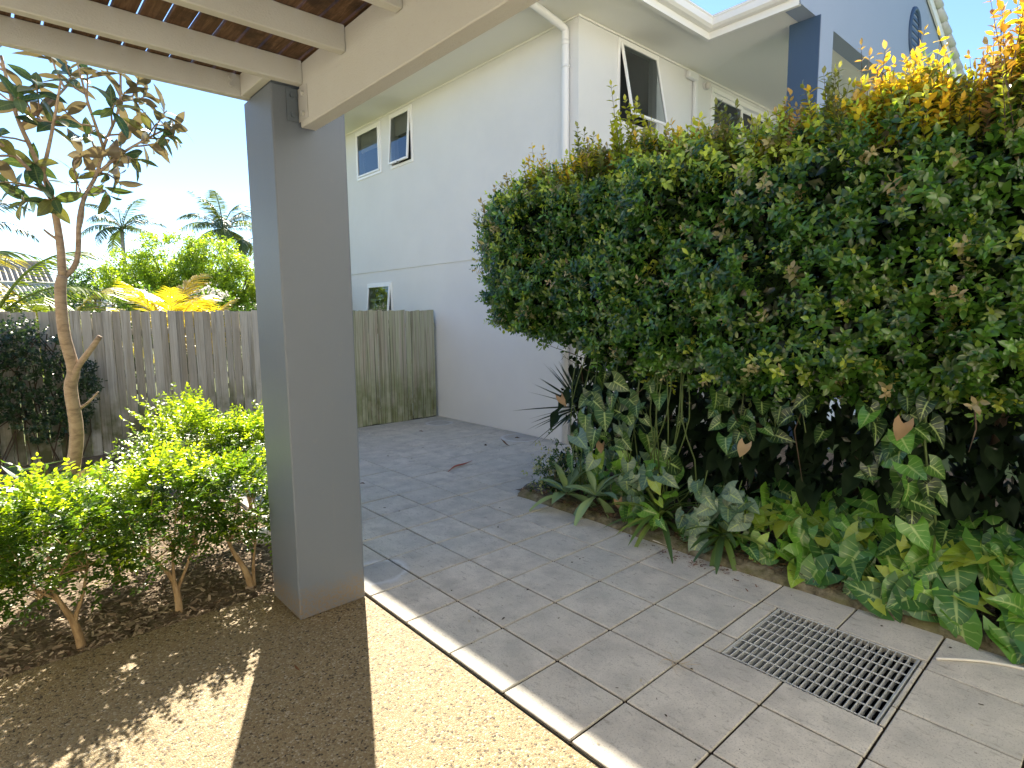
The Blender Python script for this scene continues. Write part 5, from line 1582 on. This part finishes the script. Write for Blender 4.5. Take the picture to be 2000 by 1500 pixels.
def frond_mesh(name, length, droop, n, leaf, tint, mat, rise=1.0, hang=.35, wid=.10):
    """one pinnate frond along +Y, arching"""
    t_ = np.linspace(0, 1, n)
    y = length * (t_ - .12 * t_ ** 3)
    z = length * (rise * .55 * t_ - droop * t_ ** 2.2)
    P0 = np.stack([0 * t_, y, z], -1)
    tan = np.gradient(P0, axis=0)
    P, D, N, S = [], [], [], []
    for i in range(2, n):
        tt = unit(tan[i][None])[0]
        for s_ in (-1, 1):
            d = np.array([s_ * .85, 0, -hang]) + tt * .62 + .07 * rng.normal(size=3)
            P.append(P0[i]); D.append(d); N.append(np.array([-s_ * .25, -.1, 1.0]) + .1 * rng.normal(size=3))
            S.append(leaf * math.sin(math.pi * (.16 + .78 * t_[i])) ** .7 * rng.uniform(.85, 1.1))
    P, D, N, S = map(np.array, (P, D, N, S))
    LF_ = (np.array([(-.5, 0, 0), (.5, 0, 0), (.6, .5, .02), (-.6, .5, .02), (0, 1, -.14)]) * np.array([wid, 1, 1]), [(0, 1, 2, 3), (3, 2, 4)], np.zeros((5, 2)))
    tn = np.tile(np.array(tint), (len(P), 1)) * rng.uniform(.75, 1.25, len(P))[:, None]
    me = leaf_mesh(name, LF_, P, D, N, S, tn, mat)
    rv, rf = tube([tuple(q) for q in P0[::max(1, n // 10)]], np.linspace(.018, .004, len(P0[::max(1, n // 10)])) * length / 1.5, 4, False)
    # rachis joined into the frond mesh through bmesh
    bm_ = bmesh.new(); bm_.from_mesh(me)
    lay = bm_.verts.layers.float_color.get("tint")
    vs2 = [bm_.verts.new(v) for v in rv]
    for v in vs2: v[lay] = (*[min(1, c * 1.3 + .03) for c in tint], 1)
    for f in rf: bm_.faces.new([vs2[i] for i in f])
    bm_.to_mesh(me); bm_.free()
    return me

def palm(name, label, base, top, fronds, trunk_r, meshes, els, seed, lean=(0, 0), group=None, multi=None):
    r_ = random.Random(seed)
    root = thing(name, label, "palm", base, group)
    stems = multi or [(base, top)]
    for (b0, t0) in stems:
        b0, t0 = Vector(b0), Vector(t0)
        p_ = smoothpath([b0, b0.lerp(t0, .5) + Vector((r_.gauss(0, .04), r_.gauss(0, .04), 0)), t0], 4)
        part("trunk", tube(p_, np.linspace(trunk_r, trunk_r * .7, len(p_)), 9), "palm_bark", root, True)
        for i in range(fronds):
            a = i * 2.4 + r_.gauss(0, .25)
            el = els[0] + (els[1] - els[0]) * i / fronds + r_.gauss(0, .06)
            me = r_.choice(meshes)
            o = obj("frond", me, root, t0 - Vector(base))
            o.rotation_euler = (el, 0, a)
            s_ = r_.uniform(.85, 1.1)
            o.scale = (s_, s_, s_)
    return root
fm = [frond_mesh("frond", 2.6, .62, 34, .62, (.055, .085, .035), "palm_leaf", 1.0, .55, .085), frond_mesh("frond", 2.5, .50, 34, .58, (.075, .11, .045), "palm_leaf", 1.0, .45, .085)]
palm("tall_palm", "distant tall palm above the light green tree, left of centre", (4.38, 36, -.3), (4.38, 36, 6.55), 13, .13, [m_ for m_ in fm], (-.45, .75), 5, group="distant tall palms")
fm2 = [frond_mesh("frond", 3.3, .66, 46, .85, (.085, .12, .055), "palm_leaf", 1.0, .6, .06), frond_mesh("frond", 3.1, .55, 46, .80, (.10, .14, .06), "palm_leaf", 1.0, .5, .06)]
palm("tall_palm", "distant tall feathery palm showing right beside the post", (9.6, 36, -.3), (9.6, 36, 7.0), 20, .14, fm2, (-.75, .95), 6, group="distant tall palms")
palm("tall_palm", "thin distant palm trunk just left of the post", (10.46, 35, -.3), (10.46, 35, 6.2), 9, .10, [m_ for m_ in fm], (-.9, .3), 7, group="distant tall palms")
dk = [frond_mesh("frond", 2.0, .55, 30, .5, (.03, .05, .022), "palm_leaf", 1.0, .5, .09)]
palm("dark_palm", "dark palm fronds reaching in from the left edge of the photo", (-1.9, 20, -.3), (-1.9, 20, 4.3), 12, .12, dk, (-.4, .8), 8)
yf = [frond_mesh("frond", 1.15, .45, 30, .34, (.46, .36, .035), "palm_leaf", 1.0, .15, .085), frond_mesh("frond", 1.0, .30, 28, .32, (.42, .38, .05), "palm_leaf", 1.1, .10, .085)]
palm("golden_cane_palm", "golden yellow palm fronds peeking over the fence top", (.42, 6.35, -.1), (.42, 6.35, 1.20), 11, .05, yf, (.15, .95), 9, multi=[((.35, 6.35, -.1), (.35, 6.35, 1.28)), ((.75, 6.5, -.1), (.75, 6.5, 1.05))])
gf = [frond_mesh("frond", 1.6, .60, 36, .42, (.16, .22, .035), "palm_leaf", 1.0, .45, .06), frond_mesh("frond", 1.5, .50, 36, .40, (.30, .27, .04), "palm_leaf", 1.0, .4, .06), frond_mesh("frond", 1.4, .70, 36, .40, (.10, .16, .035), "palm_leaf", 1.0, .5, .06)]
palm("cane_palm", "clumping cane palm with drooping green and gold fronds behind the climber", (-1.3, 6.7, -.1), (-1.3, 6.7, 1.5), 12, .045, gf, (-.5, .8), 10, multi=[((-1.35, 6.7, -.1), (-1.45, 6.7, 1.65)), ((-1.0, 6.9, -.1), (-.85, 6.9, 1.30)), ((-1.9, 6.8, -.1), (-2.0, 6.8, 1.9))])

# ---- neighbouring houses: walls and ribbed roofs
def ribbed_roof(q, n, depth, mat, name, parent):
    """q: eave-left, eave-right, ridge-right, ridge-left; ribs run eave to ridge"""
    q = [Vector(v) for v in q]
    nrm = (q[1] - q[0]).cross(q[3] - q[0]).normalized()
    V, F = [], []
    m_ = n * 4
    for i in range(m_ + 1):
        u = i / m_
        h = depth * (.5 + .5 * math.cos(i / 4 * 2 * math.pi))
        V.append(q[0].lerp(q[1], u) + nrm * h)
        V.append(q[3].lerp(q[2], u) + nrm * h)
    for i in range(m_):
        F.append((2 * i, 2 * i + 2, 2 * i + 3, 2 * i + 1))
    return part(name, (V, F), mat, parent)
n1_ = thing("neighbour_house", "neighbouring house with a brown tiled roof at far left", "house", (-3, 39, -.3))
part("wall", cbox(-9, 1.0, 37.2, 44, -.3, 2.9, .02), "neighbour_wall", n1_)
ribbed_roof([(-9.4, 36.8, 2.75), (1.5, 36.8, 2.75), (1.12, 40.0, 4.75), (-9, 40.0, 4.75)], 44, .10, "roof_tile_tan", "roof", n1_)
part("ridge", tube([(-9, 40, 4.82), (1.15, 40, 4.82)], .14, 8), "roof_tile_tan", n1_)
part("roof_end", ([(1.5, 36.8, 2.75), (1.5, 43, 2.75), (1.12, 40, 4.75)], [(0, 1, 2)]), "roof_tile_tan", n1_)
n2_ = thing("neighbour_house", "lower cream roofed outbuilding between the brown roof and the green tree", "house", (2, 30, -.3))
part("wall", cbox(-2.4, 2.6, 30.2, 34, -.3, 2.2, .02), "neighbour_wall", n2_)
ribbed_roof([(-2.7, 29.8, 2.12), (2.95, 29.8, 2.12), (2.1, 32.2, 3.25), (-2.7, 32.2, 3.25)], 30, .07, "roof_sheet_cream", "roof", n2_)
part("ridge", tube([(-2.7, 32.2, 3.3), (2.15, 32.2, 3.3)], .09, 8), "roof_sheet_cream", n2_)
